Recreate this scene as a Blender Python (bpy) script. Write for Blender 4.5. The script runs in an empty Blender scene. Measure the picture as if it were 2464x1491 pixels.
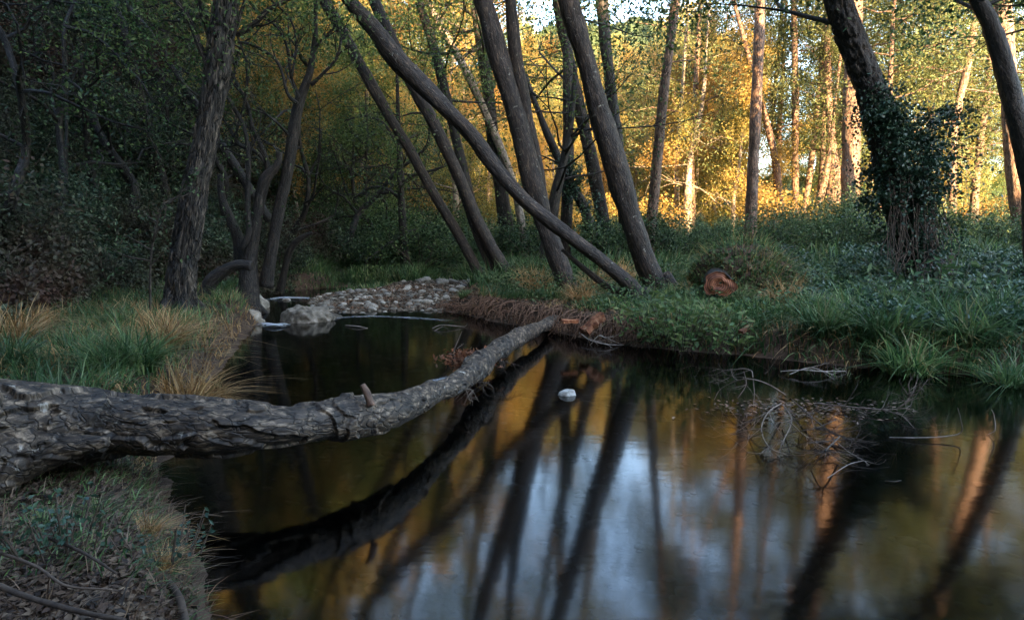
import bpy, math, random
import numpy as np
R = math.radians
rng = np.random.default_rng(7)
random.seed(7)

# ------------------------------------------------------------------ camera, sky, sun, exposure
sc = bpy.context.scene
col = sc.collection
FOC, CX, CY = 1577.0, 1232.0, 745.5          # pixel units used to turn a spot of the photo into a point of the place
PITCH, CAMH = R(7.0), 1.5
cam_d = bpy.data.cameras.new('camera')
cam = bpy.data.objects.new('camera', cam_d); col.objects.link(cam)
cam.location = (0, 0, CAMH)
cam.rotation_euler = (R(90) - PITCH, 0, 0)
cam_d.sensor_width = 36.0
cam_d.lens = 36.0 * FOC / 2464.0
cam_d.clip_start = 0.05
cam_d.clip_end = 2000
sc.camera = cam

SUN_EL = R(18.5)
SUN_U = np.array([-0.40, 0.9165])            # horizontal heading of the light
w = bpy.data.worlds.new('World'); sc.world = w; w.use_nodes = True
nt = w.node_tree
bg = nt.nodes['Background']
sky = nt.nodes.new('ShaderNodeTexSky'); sky.sky_type = 'NISHITA'; sky.sun_disc = False
sky.sun_elevation = SUN_EL; sky.sun_rotation = math.atan2(-SUN_U[0], -SUN_U[1])
sky.air_density = 1.0; sky.dust_density = 1.0; sky.ozone_density = 0.8
nt.links.new(sky.outputs[0], bg.inputs[0])
bg.inputs[1].default_value = 0.15
sun_d = bpy.data.lights.new('sun', 'SUN'); sun_d.energy = 5.0; sun_d.angle = R(0.5)
sun_d.color = (1.0, 0.68, 0.35)
sun = bpy.data.objects.new('sun', sun_d); col.objects.link(sun)
_az = math.atan2(SUN_U[1], SUN_U[0])
sun.rotation_euler = (0, R(90) - SUN_EL, _az + math.pi)   # lamp points down -Z
from mathutils import Vector
_d = Vector((SUN_U[0]*math.cos(SUN_EL), SUN_U[1]*math.cos(SUN_EL), -math.sin(SUN_EL)))
sun.rotation_euler = _d.to_track_quat('-Z', 'Y').to_euler()
sc.view_settings.view_transform = 'Standard'
sc.view_settings.look = 'None'
sc.view_settings.exposure = 3.65
sc.view_settings.gamma = 1.0
sc.cycles.max_bounces = 5
sc.cycles.diffuse_bounces = 2
sc.cycles.glossy_bounces = 3
sc.cycles.transmission_bounces = 3
sc.cycles.transparent_max_bounces = 8
sc.cycles.caustics_reflective = False
sc.cycles.caustics_refractive = False
sc.cycles.sample_clamp_indirect = 4.0

# ------------------------------------------------------------------ projection helpers
cp, sp = math.cos(PITCH), math.sin(PITCH)
def ray(px, py):
    a = (px - CX) / FOC; b = (CY - py) / FOC
    return np.array([a, cp + b * sp, -sp + b * cp])
def P(px, py, D):                     # point seen at (px,py) at forward distance D
    r = ray(px, py); return np.array([0, 0, CAMH]) + r * (D / r[1])
def G(px, py, z=0.0):                 # point seen at (px,py) on the level z
    r = ray(px, py); return np.array([0, 0, CAMH]) + r * ((z - CAMH) / r[2])
def DG(py, z=0.0): return G(CX, py, z)[1]

# ------------------------------------------------------------------ noise
def _hash(ix, iy, iz, s=0):
    h = (ix.astype(np.int64) * 374761393 + iy.astype(np.int64) * 668265263 + iz.astype(np.int64) * 2147483647 + s * 974634777) & 0xffffffff
    h = ((h ^ (h >> 13)) * 1274126177) & 0xffffffff
    h = ((h ^ (h >> 16)) * 2246822519) & 0xffffffff
    return ((h ^ (h >> 15)) & 0xffffff) / float(0xffffff)
def vnoise(p, s=0):
    i = np.floor(p).astype(np.int64); f = p - i; f = f * f * (3 - 2 * f)
    out = 0
    for dx in (0, 1):
        wx = f[:, 0] if dx else 1 - f[:, 0]
        for dy in (0, 1):
            wy = f[:, 1] if dy else 1 - f[:, 1]
            for dz in (0, 1):
                wz = f[:, 2] if dz else 1 - f[:, 2]
                out = out + wx * wy * wz * _hash(i[:, 0] + dx, i[:, 1] + dy, i[:, 2] + dz, s)
    return out
def fbm(p, octv=4, s=0):
    a, t, n = 1.0, 0.0, 0.0
    for o in range(octv):
        t = t + a * vnoise(p * (2 ** o) + o * 17.3, s + o); n += a; a *= 0.5
    return t / n
def worley(p, s=0):                   # F1, F2, cell value
    i = np.floor(p).astype(np.int64)
    f1 = np.full(len(p), 9.0); f2 = np.full(len(p), 9.0); cid = np.zeros(len(p))
    for dx in (-1, 0, 1):
        for dy in (-1, 0, 1):
            for dz in (-1, 0, 1):
                c = i + np.array([dx, dy, dz])
                q = np.stack([c[:, k] + _hash(c[:, 0], c[:, 1], c[:, 2], s + 11 * k + 1) for k in range(3)], 1)
                d = np.sqrt(((q - p) ** 2).sum(1))
                v = _hash(c[:, 0], c[:, 1], c[:, 2], s + 77)
                m = d < f1
                f2 = np.where(m, f1, np.minimum(f2, d)); cid = np.where(m, v, cid); f1 = np.where(m, d, f1)
    return f1, f2, cid
def sstep(a, b, x):
    t = np.clip((x - a) / (b - a), 0, 1); return t * t * (3 - 2 * t)

# ------------------------------------------------------------------ object helpers
def props(o, label=None, cat=None, group=None, kind=None):
    if label: o['label'] = label
    if cat: o['category'] = cat
    if group: o['group'] = group
    if kind: o['kind'] = kind
    return o
def empty(name, loc, label, cat, group=None):
    o = bpy.data.objects.new(name, None); col.objects.link(o); o.location = [float(v) for v in loc]
    return props(o, label, cat, group)
def mesh(name, V, F, mat, parent=None, smooth=True, attrs=None):
    V = np.asarray(V, dtype=np.float32)
    me = bpy.data.meshes.new(name)
    groups = F if isinstance(F, list) else [F]
    groups = [np.asarray(g, dtype=np.int32) for g in groups if len(g)]
    me.vertices.add(len(V)); me.vertices.foreach_set('co', V.ravel())
    nl = sum(g.size for g in groups); nf = sum(len(g) for g in groups)
    me.loops.add(nl); me.polygons.add(nf)
    me.loops.foreach_set('vertex_index', np.concatenate([g.ravel() for g in groups]))
    tot = np.concatenate([np.full(len(g), g.shape[1], dtype=np.int32) for g in groups])
    st = np.concatenate([[0], np.cumsum(tot)[:-1]]).astype(np.int32)
    me.polygons.foreach_set('loop_start', st)
    me.polygons.foreach_set('use_smooth', np.full(nf, bool(smooth)))
    for k, a in (attrs or {}).items():
        a = np.asarray(a, dtype=np.float32)
        if a.ndim == 1:
            at = me.attributes.new(k, 'FLOAT', 'POINT'); at.data.foreach_set('value', a)
        else:
            at = me.attributes.new(k, 'FLOAT_VECTOR', 'POINT'); at.data.foreach_set('vector', a.ravel())
    me.update(calc_edges=True)
    me.materials.append(mat)
    o = bpy.data.objects.new(name, me); col.objects.link(o)
    if parent is not None: o.parent = parent
    return o
class MB:                              # gathers pieces into one mesh
    def __init__(s): s.V = []; s.F = {}; s.A = {}; s.n = 0
    def add(s, V, F, **attrs):
        F = np.asarray(F); s.V.append(np.asarray(V)); s.F.setdefault(F.shape[1], []).append(F + s.n)
        for k, a in attrs.items(): s.A.setdefault(k, []).append(np.asarray(a))
        s.n += len(V)
    def build(s, name, mat, parent=None, smooth=True, origin=None):
        V = np.concatenate(s.V)
        if origin is not None: V = V - np.asarray(origin)
        return mesh(name, V, [np.concatenate(f) for f in s.F.values()], mat, parent, smooth, {k: np.concatenate(a) for k, a in s.A.items()})

def spline(pts, n):
    pts = np.asarray(pts, dtype=float); m = len(pts)
    if m == 2:
        t = np.linspace(0, 1, n)[:, None]; return pts[0] * (1 - t) + pts[1] * t
    q = np.vstack([2 * pts[0] - pts[1], pts, 2 * pts[-1] - pts[-2]])
    t = np.linspace(0, m - 1, n); i = np.minimum(t.astype(int), m - 2); f = (t - i)[:, None]
    p0, p1, p2, p3 = q[i], q[i + 1], q[i + 2], q[i + 3]
    return 0.5 * (2 * p1 + (p2 - p0) * f + (2 * p0 - 5 * p1 + 4 * p2 - p3) * f ** 2 + (3 * p1 - p0 - 3 * p2 + p3) * f ** 3)
def tube(pts, rad, sides=8, n=None, disp=None, cap=True):
    pr = np.column_stack([pts, rad])
    if n: pr = spline(pr, n)
    c, r = pr[:, :3], np.maximum(pr[:, 3], 0.0008)
    n = len(c)
    tg = np.gradient(c, axis=0); tg /= np.linalg.norm(tg, axis=1)[:, None] + 1e-9
    ref = np.array([0.13, 1.0, 0.07]) if abs(tg[:, 1].mean()) < 0.8 else np.array([1.0, 0.1, 0.05])
    a = np.cross(tg, ref); a /= np.linalg.norm(a, axis=1)[:, None] + 1e-9
    b = np.cross(tg, a)
    th = np.linspace(0, 2 * math.pi, sides, endpoint=False)
    ct, st = np.cos(th), np.sin(th)
    L = np.concatenate([[0], np.cumsum(np.linalg.norm(np.diff(c, axis=0), axis=1))])
    N = a[:, None, :] * ct[None, :, None] + b[:, None, :] * st[None, :, None]
    rr = r[:, None] * np.ones((1, sides))
    bark = np.stack([rr * ct, rr * st, L[:, None] * np.ones((1, sides))], -1).reshape(-1, 3)
    if disp is not None:
        rr = rr + disp(bark, np.repeat(r, sides)).reshape(n, sides)
    V = (c[:, None, :] + N * rr[..., None]).reshape(-1, 3)
    i = np.arange(n - 1)[:, None] * sides; j = np.arange(sides)[None, :]; j2 = (j + 1) % sides
    F = np.stack([i + j, i + j2, i + sides + j2, i + sides + j], -1).reshape(-1, 4)
    if cap:
        V = np.vstack([V, c[0], c[-1]]); bark = np.vstack([bark, [0, 0, L[0]], [0, 0, L[-1]]])
        jj = np.arange(sides); k0, k1 = n * sides, n * sides + 1; e = (n - 1) * sides
        T = np.vstack([np.stack([np.full(sides, k0), (jj + 1) % sides, jj], 1), np.stack([np.full(sides, k1), e + jj, e + (jj + 1) % sides], 1)])
        return V, F, T, bark
    return V, F, None, bark
def addtube(mb, pts, rad, **k):
    V, F, T, bark = tube(pts, rad, **k)
    n0 = mb.n
    mb.add(V, F, barkco=bark)
    if T is not None: mb.F.setdefault(3, []).append(T + n0)

def leaves(C, length, width, rg, up=0.5, jit=0.35, droop=0.0):
    """rhombic leaf quads at centres C"""
    n = len(C)
    nrm = rg.normal(size=(n, 3)); nrm[:, 2] += up * 2; nrm /= np.linalg.norm(nrm, axis=1)[:, None]
    t = rg.normal(size=(n, 3)); t[:, 2] -= droop
    t -= nrm * (t * nrm).sum(1)[:, None]; t /= np.linalg.norm(t, axis=1)[:, None] + 1e-9
    s = np.cross(nrm, t)
    L = length * (1 + jit * rg.uniform(-1, 1, n))[:, None]; W = width * (1 + jit * rg.uniform(-1, 1, n))[:, None]
    V = np.stack([C - t * L * .5, C - t * L * .05 + s * W * .5 + nrm * L * .05, C + t * L * .5, C - t * L * .05 - s * W * .5 + nrm * L * .05], 1).reshape(-1, 3)
    F = np.arange(4 * n).reshape(n, 4)
    return V, F
def blades(B, h, lean, wid, rg, seg=3, curl=1.0):
    """bent strips (grass) rooted at B; h heights, lean (n,3) horizontal lean vectors"""
    n = len(B); h = np.asarray(h)[:, None]; wid = np.broadcast_to(np.asarray(wid, float).reshape(-1, 1), (n, 1))
    az = rg.uniform(0, 2 * math.pi, n); s = np.stack([np.cos(az), np.sin(az), np.zeros(n)], 1)
    rows = []
    for k in range(seg + 1):
        t = k / seg
        c = B + np.array([0, 0, 1]) * h * (t - 0.45 * curl * t ** 2.2 * np.linalg.norm(lean, axis=1)[:, None]) + lean * h * t ** 1.8
        wd = wid * (1 - t) ** 0.7 * 0.5 + 0.0006
        rows += [c - s * wd, c + s * wd]
    V = np.stack(rows, 1).reshape(-1, 3); m = 2 * (seg + 1)
    q = np.concatenate([[[2 * k, 2 * k + 1, 2 * k + 3, 2 * k + 2]] for k in range(seg)])
    F = (np.arange(n)[:, None, None] * m + q[None]).reshape(-1, 4)
    return V, F

# ------------------------------------------------------------------ materials
def newmat(name):
    m = bpy.data.materials.new(name); m.use_nodes = True; t = m.node_tree
    for n in list(t.nodes): t.nodes.remove(n)
    out = t.nodes.new('ShaderNodeOutputMaterial')
    return m, t, out
def nd(t, kind, **kw):
    n = t.nodes.new(kind)
    for k, v in kw.items():
        if k in n.inputs.keys(): n.inputs[k].default_value = v
        else: setattr(n, k, v)
    return n
def ramp(t, src, stops, interp='LINEAR'):
    r = t.nodes.new('ShaderNodeValToRGB'); r.color_ramp.interpolation = interp
    e = r.color_ramp.elements
    while len(e) < len(stops): e.new(0.5)
    for i, (p, c) in enumerate(stops):
        e[i].position = p; e[i].color = (*c, 1) if len(c) == 3 else c
    t.links.new(src, r.inputs[0]); return r
def mixc(t, fac, a, b, mode='MIX'):
    n = t.nodes.new('ShaderNodeMix'); n.data_type = 'RGBA'; n.blend_type = mode
    for s, v in ((0, fac), (6, a), (7, b)):
        if hasattr(v, 'is_output'): t.links.new(v, n.inputs[s])
        else: n.inputs[s].default_value = v if s == 0 else (*v, 1)
    return n.outputs[2]
def leafmat(name, cols, trans=0.35, rough=0.6, patch=None, scale=0.35):
    m, t, out = newmat(name)
    g = nd(t, 'ShaderNodeNewGeometry'); oi = nd(t, 'ShaderNodeObjectInfo')
    r = ramp(t, g.outputs['Random Per Island'], [(i / max(1, len(cols) - 1), c) for i, c in enumerate(cols)])
    c = r.outputs[0]
    if patch:
        nz = nd(t, 'ShaderNodeTexNoise', Scale=scale, Detail=2.0)
        t.links.new(g.outputs['Position'], nz.inputs['Vector'])
        f = ramp(t, nz.outputs[0], [(0.42, (0, 0, 0)), (0.66, (1, 1, 1))])
        c = mixc(t, f.outputs[0], c, patch)
    hs = nd(t, 'ShaderNodeHueSaturation'); t.links.new(c, hs.inputs['Color'])
    mr = nd(t, 'ShaderNodeMapRange'); mr.inputs[3].default_value = 0.7; mr.inputs[4].default_value = 1.3
    t.links.new(oi.outputs['Random'], mr.inputs[0]); t.links.new(mr.outputs[0], hs.inputs['Value'])
    d = nd(t, 'ShaderNodeBsdfPrincipled'); t.links.new(hs.outputs[0], d.inputs['Base Color'])
    d.inputs['Roughness'].default_value = rough; d.inputs['Specular IOR Level'].default_value = 0.35
    tr = nd(t, 'ShaderNodeBsdfTranslucent'); t.links.new(hs.outputs[0], tr.inputs[0])
    mx = nd(t, 'ShaderNodeMixShader'); mx.inputs[0].default_value = trans
    t.links.new(d.outputs[0], mx.inputs[1]); t.links.new(tr.outputs[0], mx.inputs[2]); t.links.new(mx.outputs[0], out.inputs[0])
    return m
def barkmat(name, dark, light, accent, su=9.0, sv=2.2, bump=0.6, lichen=None, dist=0.02, crack=0.35):
    m, t, out = newmat(name)
    at = nd(t, 'ShaderNodeAttribute', attribute_name='barkco')
    mp = nd(t, 'ShaderNodeMapping'); mp.inputs['Scale'].default_value = (su, su, sv); t.links.new(at.outputs['Vector'], mp.inputs[0])
    wn = nd(t, 'ShaderNodeTexNoise', Scale=0.8, Detail=3.0); t.links.new(mp.outputs[0], wn.inputs['Vector'])
    add = nd(t, 'ShaderNodeVectorMath', operation='ADD'); t.links.new(mp.outputs[0], add.inputs[0])
    sc_ = nd(t, 'ShaderNodeVectorMath', operation='SCALE'); sc_.inputs['Scale'].default_value = 2.4; t.links.new(wn.outputs['Color'], sc_.inputs[0]); t.links.new(sc_.outputs[0], add.inputs[1])
    vo = nd(t, 'ShaderNodeTexVoronoi', feature='DISTANCE_TO_EDGE', Scale=1.6); t.links.new(add.outputs[0], vo.inputs['Vector'])
    nz = nd(t, 'ShaderNodeTexNoise', Scale=2.5, Detail=8.0, Roughness=0.7); t.links.new(mp.outputs[0], nz.inputs['Vector'])
    big = nd(t, 'ShaderNodeTexNoise', Scale=1.3, Detail=3.0); t.links.new(at.outputs['Vector'], big.inputs['Vector'])
    base = ramp(t, nz.outputs[0], [(0.36, dark), (0.52, light), (0.68, accent)])
    cr = ramp(t, vo.outputs['Distance'], [(0.0, (crack,) * 3), (0.10, (1, 1, 1))])
    c = mixc(t, 1.0, base.outputs[0], cr.outputs[0], 'MULTIPLY')
    bv = ramp(t, big.outputs[0], [(0.3, (0.6, 0.6, 0.6)), (0.7, (1.3, 1.25, 1.2))])
    c = mixc(t, 1.0, c, bv.outputs[0], 'MULTIPLY')
    if lichen:
        ln = nd(t, 'ShaderNodeTexNoise', Scale=11.0, Detail=4.0, Roughness=0.7); t.links.new(at.outputs['Vector'], ln.inputs['Vector'])
        lf = ramp(t, ln.outputs[0], [(0.63, (0, 0, 0)), (0.72, (1, 1, 1))])
        c = mixc(t, lf.outputs[0], c, lichen)
    bs = nd(t, 'ShaderNodeBsdfPrincipled'); t.links.new(c, bs.inputs['Base Color']); bs.inputs['Roughness'].default_value = 0.62
    bs.inputs['Specular IOR Level'].default_value = 0.4
    hm = nd(t, 'ShaderNodeMath', operation='MULTIPLY_ADD'); t.links.new(nz.outputs[0], hm.inputs[0]); hm.inputs[1].default_value = 0.6; t.links.new(cr.outputs[0], hm.inputs[2])
    bp = nd(t, 'ShaderNodeBump', Strength=bump, Distance=dist); t.links.new(hm.outputs[0], bp.inputs['Height']); t.links.new(bp.outputs[0], bs.inputs['Normal'])
    t.links.new(bs.outputs[0], out.inputs[0]); return m
def plainmat(name, stops, scale=6.0, rough=0.85, bump=0.4, dist=0.01, coord='Object', spec=0.3, island=False):
    m, t, out = newmat(name)
    tc = nd(t, 'ShaderNodeTexCoord'); nz = nd(t, 'ShaderNodeTexNoise', Scale=scale, Detail=7.0, Roughness=0.65)
    oi = nd(t, 'ShaderNodeObjectInfo')
    ad = nd(t, 'ShaderNodeVectorMath', operation='ADD'); t.links.new(tc.outputs[coord], ad.inputs[0]); t.links.new(oi.outputs['Location'], ad.inputs[1])
    t.links.new(ad.outputs[0], nz.inputs['Vector'])
    r = ramp(t, nz.outputs[0], stops)
    gi = nd(t, 'ShaderNodeNewGeometry'); ri = ramp(t, gi.outputs['Random Per Island'], [(0.0, (0.35, 0.30, 0.25)), (0.4, (0.8, 0.72, 0.62)), (0.75, (1.0, 0.96, 0.9)), (1.0, (1.3, 1.25, 1.15))])
    rc = mixc(t, 1.0, r.outputs[0], ri.outputs[0], 'MULTIPLY') if island else r.outputs[0]
    hs = nd(t, 'ShaderNodeHueSaturation'); t.links.new(rc, hs.inputs['Color'])
    mr = nd(t, 'ShaderNodeMapRange'); mr.inputs[3].default_value = 0.35; mr.inputs[4].default_value = 1.45
    t.links.new(oi.outputs['Random'], mr.inputs[0]); t.links.new(mr.outputs[0], hs.inputs['Value'])
    bs = nd(t, 'ShaderNodeBsdfPrincipled'); t.links.new(hs.outputs[0], bs.inputs['Base Color']); bs.inputs['Roughness'].default_value = rough
    bs.inputs['Specular IOR Level'].default_value = spec
    bp = nd(t, 'ShaderNodeBump', Strength=bump, Distance=dist); t.links.new(nz.outputs[0], bp.inputs['Height']); t.links.new(bp.outputs[0], bs.inputs['Normal'])
    t.links.new(bs.outputs[0], out.inputs[0]); return m

M = {}
M['bark_rough'] = barkmat('bark_rough', (0.010, 0.0075, 0.0055), (0.042, 0.032, 0.023), (0.27, 0.21, 0.155), 13, 1.9, 1.0, dist=0.04, crack=0.15)
M['bark_alder'] = barkmat('bark_alder', (0.007, 0.005, 0.003), (0.027, 0.018, 0.012), (0.15, 0.105, 0.070), 15, 3, 1.0, lichen=(0.30, 0.29, 0.24), dist=0.015, crack=0.5)
M['bark_dark'] = barkmat('bark_dark', (0.008, 0.006, 0.0045), (0.024, 0.018, 0.013), (0.09, 0.066, 0.048), 14, 3.5, 0.9, dist=0.015)
M['bark_pine'] = barkmat('bark_pine', (0.06, 0.035, 0.024), (0.20, 0.115, 0.075), (0.32, 0.21, 0.14), 9, 2.6, 0.9, dist=0.03, crack=0.3)
M['bark_pale'] = barkmat('bark_pale', (0.16, 0.12, 0.09), (0.30, 0.24, 0.18), (0.45, 0.38, 0.30), 7, 3, 0.4)
M['bark_log'] = barkmat('bark_log', (0.012, 0.008, 0.005), (0.058, 0.041, 0.027), (0.34, 0.255, 0.175), 10, 5, 1.0, lichen=(0.40, 0.36, 0.30), dist=0.006, crack=0.25)
M['twig'] = plainmat('twig', [(0.3, (0.05, 0.036, 0.026)), (0.7, (0.16, 0.12, 0.09))], 20)
M['root_red'] = plainmat('root_red', [(0.3, (0.10, 0.045, 0.025)), (0.55, (0.26, 0.14, 0.08)), (0.75, (0.45, 0.30, 0.20))], 14)
M['root'] = plainmat('root', [(0.3, (0.03, 0.02, 0.015)), (0.7, (0.12, 0.085, 0.06))], 20)
M['twig_pale'] = plainmat('twig_pale', [(0.3, (0.15, 0.12, 0.095)), (0.7, (0.36, 0.30, 0.25))], 20)
M['wood_orange'] = plainmat('wood_orange', [(0.35, (0.08, 0.026, 0.014)), (0.5, (0.24, 0.085, 0.035)), (0.65, (0.36, 0.19, 0.10))], 16)
M['stone'] = plainmat('stone', [(0.3, (0.09, 0.08, 0.065)), (0.5, (0.24, 0.215, 0.175)), (0.7, (0.52, 0.47, 0.39))], 9, 0.75, 0.3)
M['gravel'] = plainmat('gravel', [(0.3, (0.07, 0.055, 0.04)), (0.5, (0.20, 0.165, 0.125)), (0.7, (0.46, 0.40, 0.32))], 9, 0.75, 0.3, island=True)
M['stone_dark'] = plainmat('stone_dark', [(0.3, (0.07, 0.06, 0.045)), (0.5, (0.19, 0.16, 0.12)), (0.68, (0.36, 0.31, 0.25))], 7, 0.7, 0.8, 0.03)
M['soil'] = plainmat('soil', [(0.3, (0.02, 0.014, 0.01)), (0.6, (0.07, 0.045, 0.03)), (0.75, (0.12, 0.08, 0.05))], 9, 0.95, 1.0, 0.03)
M['stone_white'] = plainmat('stone_white', [(0.35, (0.22, 0.21, 0.18)), (0.6, (0.62, 0.60, 0.54))], 22, 0.7, 0.4)
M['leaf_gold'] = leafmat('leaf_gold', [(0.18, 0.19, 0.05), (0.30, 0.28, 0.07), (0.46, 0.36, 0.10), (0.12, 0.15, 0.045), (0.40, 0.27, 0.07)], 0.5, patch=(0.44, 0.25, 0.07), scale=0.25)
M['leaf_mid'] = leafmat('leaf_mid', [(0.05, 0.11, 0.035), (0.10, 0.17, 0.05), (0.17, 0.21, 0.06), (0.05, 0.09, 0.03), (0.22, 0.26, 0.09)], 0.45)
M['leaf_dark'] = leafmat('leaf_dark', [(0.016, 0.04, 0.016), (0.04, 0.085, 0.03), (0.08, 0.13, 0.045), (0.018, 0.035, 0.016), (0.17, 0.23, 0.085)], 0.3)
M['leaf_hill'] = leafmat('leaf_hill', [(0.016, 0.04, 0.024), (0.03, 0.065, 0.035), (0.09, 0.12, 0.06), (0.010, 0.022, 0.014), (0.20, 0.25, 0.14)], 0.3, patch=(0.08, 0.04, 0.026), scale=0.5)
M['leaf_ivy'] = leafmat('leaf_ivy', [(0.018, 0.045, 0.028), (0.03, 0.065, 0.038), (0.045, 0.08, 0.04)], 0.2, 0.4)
M['leaf_rust'] = leafmat('leaf_rust', [(0.20, 0.07, 0.035), (0.42, 0.16, 0.07), (0.12, 0.06, 0.035), (0.50, 0.25, 0.13)], 0.3)
M['needle'] = leafmat('needle', [(0.05, 0.075, 0.025), (0.09, 0.11, 0.035), (0.14, 0.14, 0.045)], 0.3)
M['grass'] = leafmat('grass', [(0.014, 0.045, 0.016), (0.045, 0.12, 0.04), (0.11, 0.21, 0.065), (0.24, 0.31, 0.11), (0.02, 0.05, 0.02), (0.30, 0.27, 0.12)], 0.35, 0.4, patch=(0.045, 0.09, 0.035), scale=1.0)
M['grass_dry'] = leafmat('grass_dry', [(0.16, 0.075, 0.028), (0.44, 0.24, 0.09), (0.62, 0.40, 0.18), (0.14, 0.10, 0.035)], 0.3, 0.5)
M['litter_shade_wet'] = leafmat('litter_shade_wet', [(0.02, 0.013, 0.009), (0.05, 0.028, 0.018), (0.10, 0.06, 0.035), (0.16, 0.11, 0.07), (0.015, 0.012, 0.010)], 0.1, 0.7)  # darker litter copy: near-bank shade put into the colour, also sodden raft leaves
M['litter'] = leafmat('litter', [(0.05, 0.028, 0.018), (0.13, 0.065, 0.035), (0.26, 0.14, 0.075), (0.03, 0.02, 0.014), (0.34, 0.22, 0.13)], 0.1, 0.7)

def cutmat():
    m, t, out = newmat('sawn_wood'); tc = nd(t, 'ShaderNodeTexCoord')
    mp = nd(t, 'ShaderNodeMapping'); mp.inputs['Location'].default_value = (.02, 0, -.27); t.links.new(tc.outputs['Object'], mp.inputs[0])
    wv = nd(t, 'ShaderNodeTexWave', wave_type='RINGS', rings_direction='Y', Scale=11.0, Distortion=2.5, Detail=2.0); t.links.new(mp.outputs[0], wv.inputs['Vector'])
    nz = nd(t, 'ShaderNodeTexNoise', Scale=7.0, Detail=5.0); t.links.new(tc.outputs['Object'], nz.inputs['Vector'])
    a = ramp(t, wv.outputs[0], [(0.2, (0.13, 0.04, 0.018)), (0.8, (0.38, 0.14, 0.06))]); b = ramp(t, nz.outputs[0], [(0.35, (0.35, 0.3, 0.28)), (0.6, (1, 1, 1))])
    c = mixc(t, 1.0, a.outputs[0], b.outputs[0], 'MULTIPLY'); bs = nd(t, 'ShaderNodeBsdfPrincipled'); t.links.new(c, bs.inputs['Base Color']); bs.inputs['Roughness'].default_value = .8
    t.links.new(bs.outputs[0], out.inputs[0]); return m
def groundmat():
    m, t, out = newmat('ground_soil')
    g = nd(t, 'ShaderNodeNewGeometry')
    at = nd(t, 'ShaderNodeAttribute', attribute_name='green')
    nz = nd(t, 'ShaderNodeTexNoise', Scale=5.0, Detail=9.0, Roughness=0.7); t.links.new(g.outputs['Position'], nz.inputs['Vector'])
    n2 = nd(t, 'ShaderNodeTexNoise', Scale=0.8, Detail=4.0); t.links.new(g.outputs['Position'], n2.inputs['Vector'])
    soil = ramp(t, nz.outputs[0], [(0.3, (0.030, 0.020, 0.014)), (0.55, (0.085, 0.055, 0.036)), (0.75, (0.17, 0.11, 0.07))])
    gr = ramp(t, nz.outputs[0], [(0.3, (0.014, 0.025, 0.012)), (0.7, (0.05, 0.07, 0.03))])
    c = mixc(t, at.outputs['Fac'], soil.outputs[0], gr.outputs[0])
    bs = nd(t, 'ShaderNodeBsdfPrincipled'); t.links.new(c, bs.inputs['Base Color']); bs.inputs['Roughness'].default_value = 0.95
    bs.inputs['Specular IOR Level'].default_value = 0.15
    bp = nd(t, 'ShaderNodeBump', Strength=0.8, Distance=0.05); t.links.new(nz.outputs[0], bp.inputs['Height']); t.links.new(bp.outputs[0], bs.inputs['Normal'])
    t.links.new(bs.outputs[0], out.inputs[0]); return m
def watermat():
    m, t, out = newmat('stream_water')
    fr = nd(t, 'ShaderNodeFresnel', IOR=1.78)
    tc = nd(t, 'ShaderNodeTexCoord')
    mp = nd(t, 'ShaderNodeMapping'); mp.inputs['Scale'].default_value = (1.2, 5.0, 1.0); t.links.new(tc.outputs['Object'], mp.inputs[0])
    nz = nd(t, 'ShaderNodeTexNoise', Scale=1.6, Detail=3.0, Roughness=0.55); t.links.new(mp.outputs[0], nz.inputs['Vector'])
    bp = nd(t, 'ShaderNodeBump', Strength=0.03, Distance=0.02); t.links.new(nz.outputs[0], bp.inputs['Height'])
    gl = nd(t, 'ShaderNodeBsdfGlossy', Roughness=0.08); t.links.new(bp.outputs[0], gl.inputs['Normal'])
    tr = nd(t, 'ShaderNodeBsdfTransparent'); tr.inputs[0].default_value = (0.09, 0.12, 0.12, 1)
    mx = nd(t, 'ShaderNodeMixShader'); t.links.new(fr.outputs[0], mx.inputs[0]); t.links.new(tr.outputs[0], mx.inputs[1]); t.links.new(gl.outputs[0], mx.inputs[2])
    t.links.new(mx.outputs[0], out.inputs[0]); return m

# ------------------------------------------------------------------ terrain
def g2(px, py, z=0.0): return tuple(G(px, py, z)[:2])
WPOLY = [(-0.95, 1.9), g2(515, 1480), g2(470, 1345), g2(425, 1260), g2(395, 1190), g2(385, 1120), g2(420, 1000), g2(490, 935), g2(540, 880),
         g2(572, 830), g2(592, 798), g2(628, 775), g2(618, 740), g2(628, 722), g2(625, 708), g2(680, 700), g2(760, 695), g2(850, 690), g2(900, 688),
         g2(905, 694), g2(850, 699), g2(800, 704), g2(765, 712), g2(745, 722), g2(775, 735), g2(800, 747), g2(850, 750), g2(900, 747), g2(960, 745), g2(1010, 744), g2(1060, 746),
         g2(1110, 756), g2(1150, 762), g2(1180, 772), g2(1240, 782), g2(1330, 797), g2(1420, 818), g2(1530, 832), g2(1640, 842), g2(1760, 852), g2(1870, 862), g2(2000, 877),
         g2(2120, 887), g2(2250, 897), g2(2464, 910), (7.5, 6.2), (10, 6.0), (16, 6.4), (16, -2), (10, -2.2), (4, -0.9), (1.0, -0.3), (-0.2, 0.2)]
WP = np.array(WPOLY)
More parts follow.
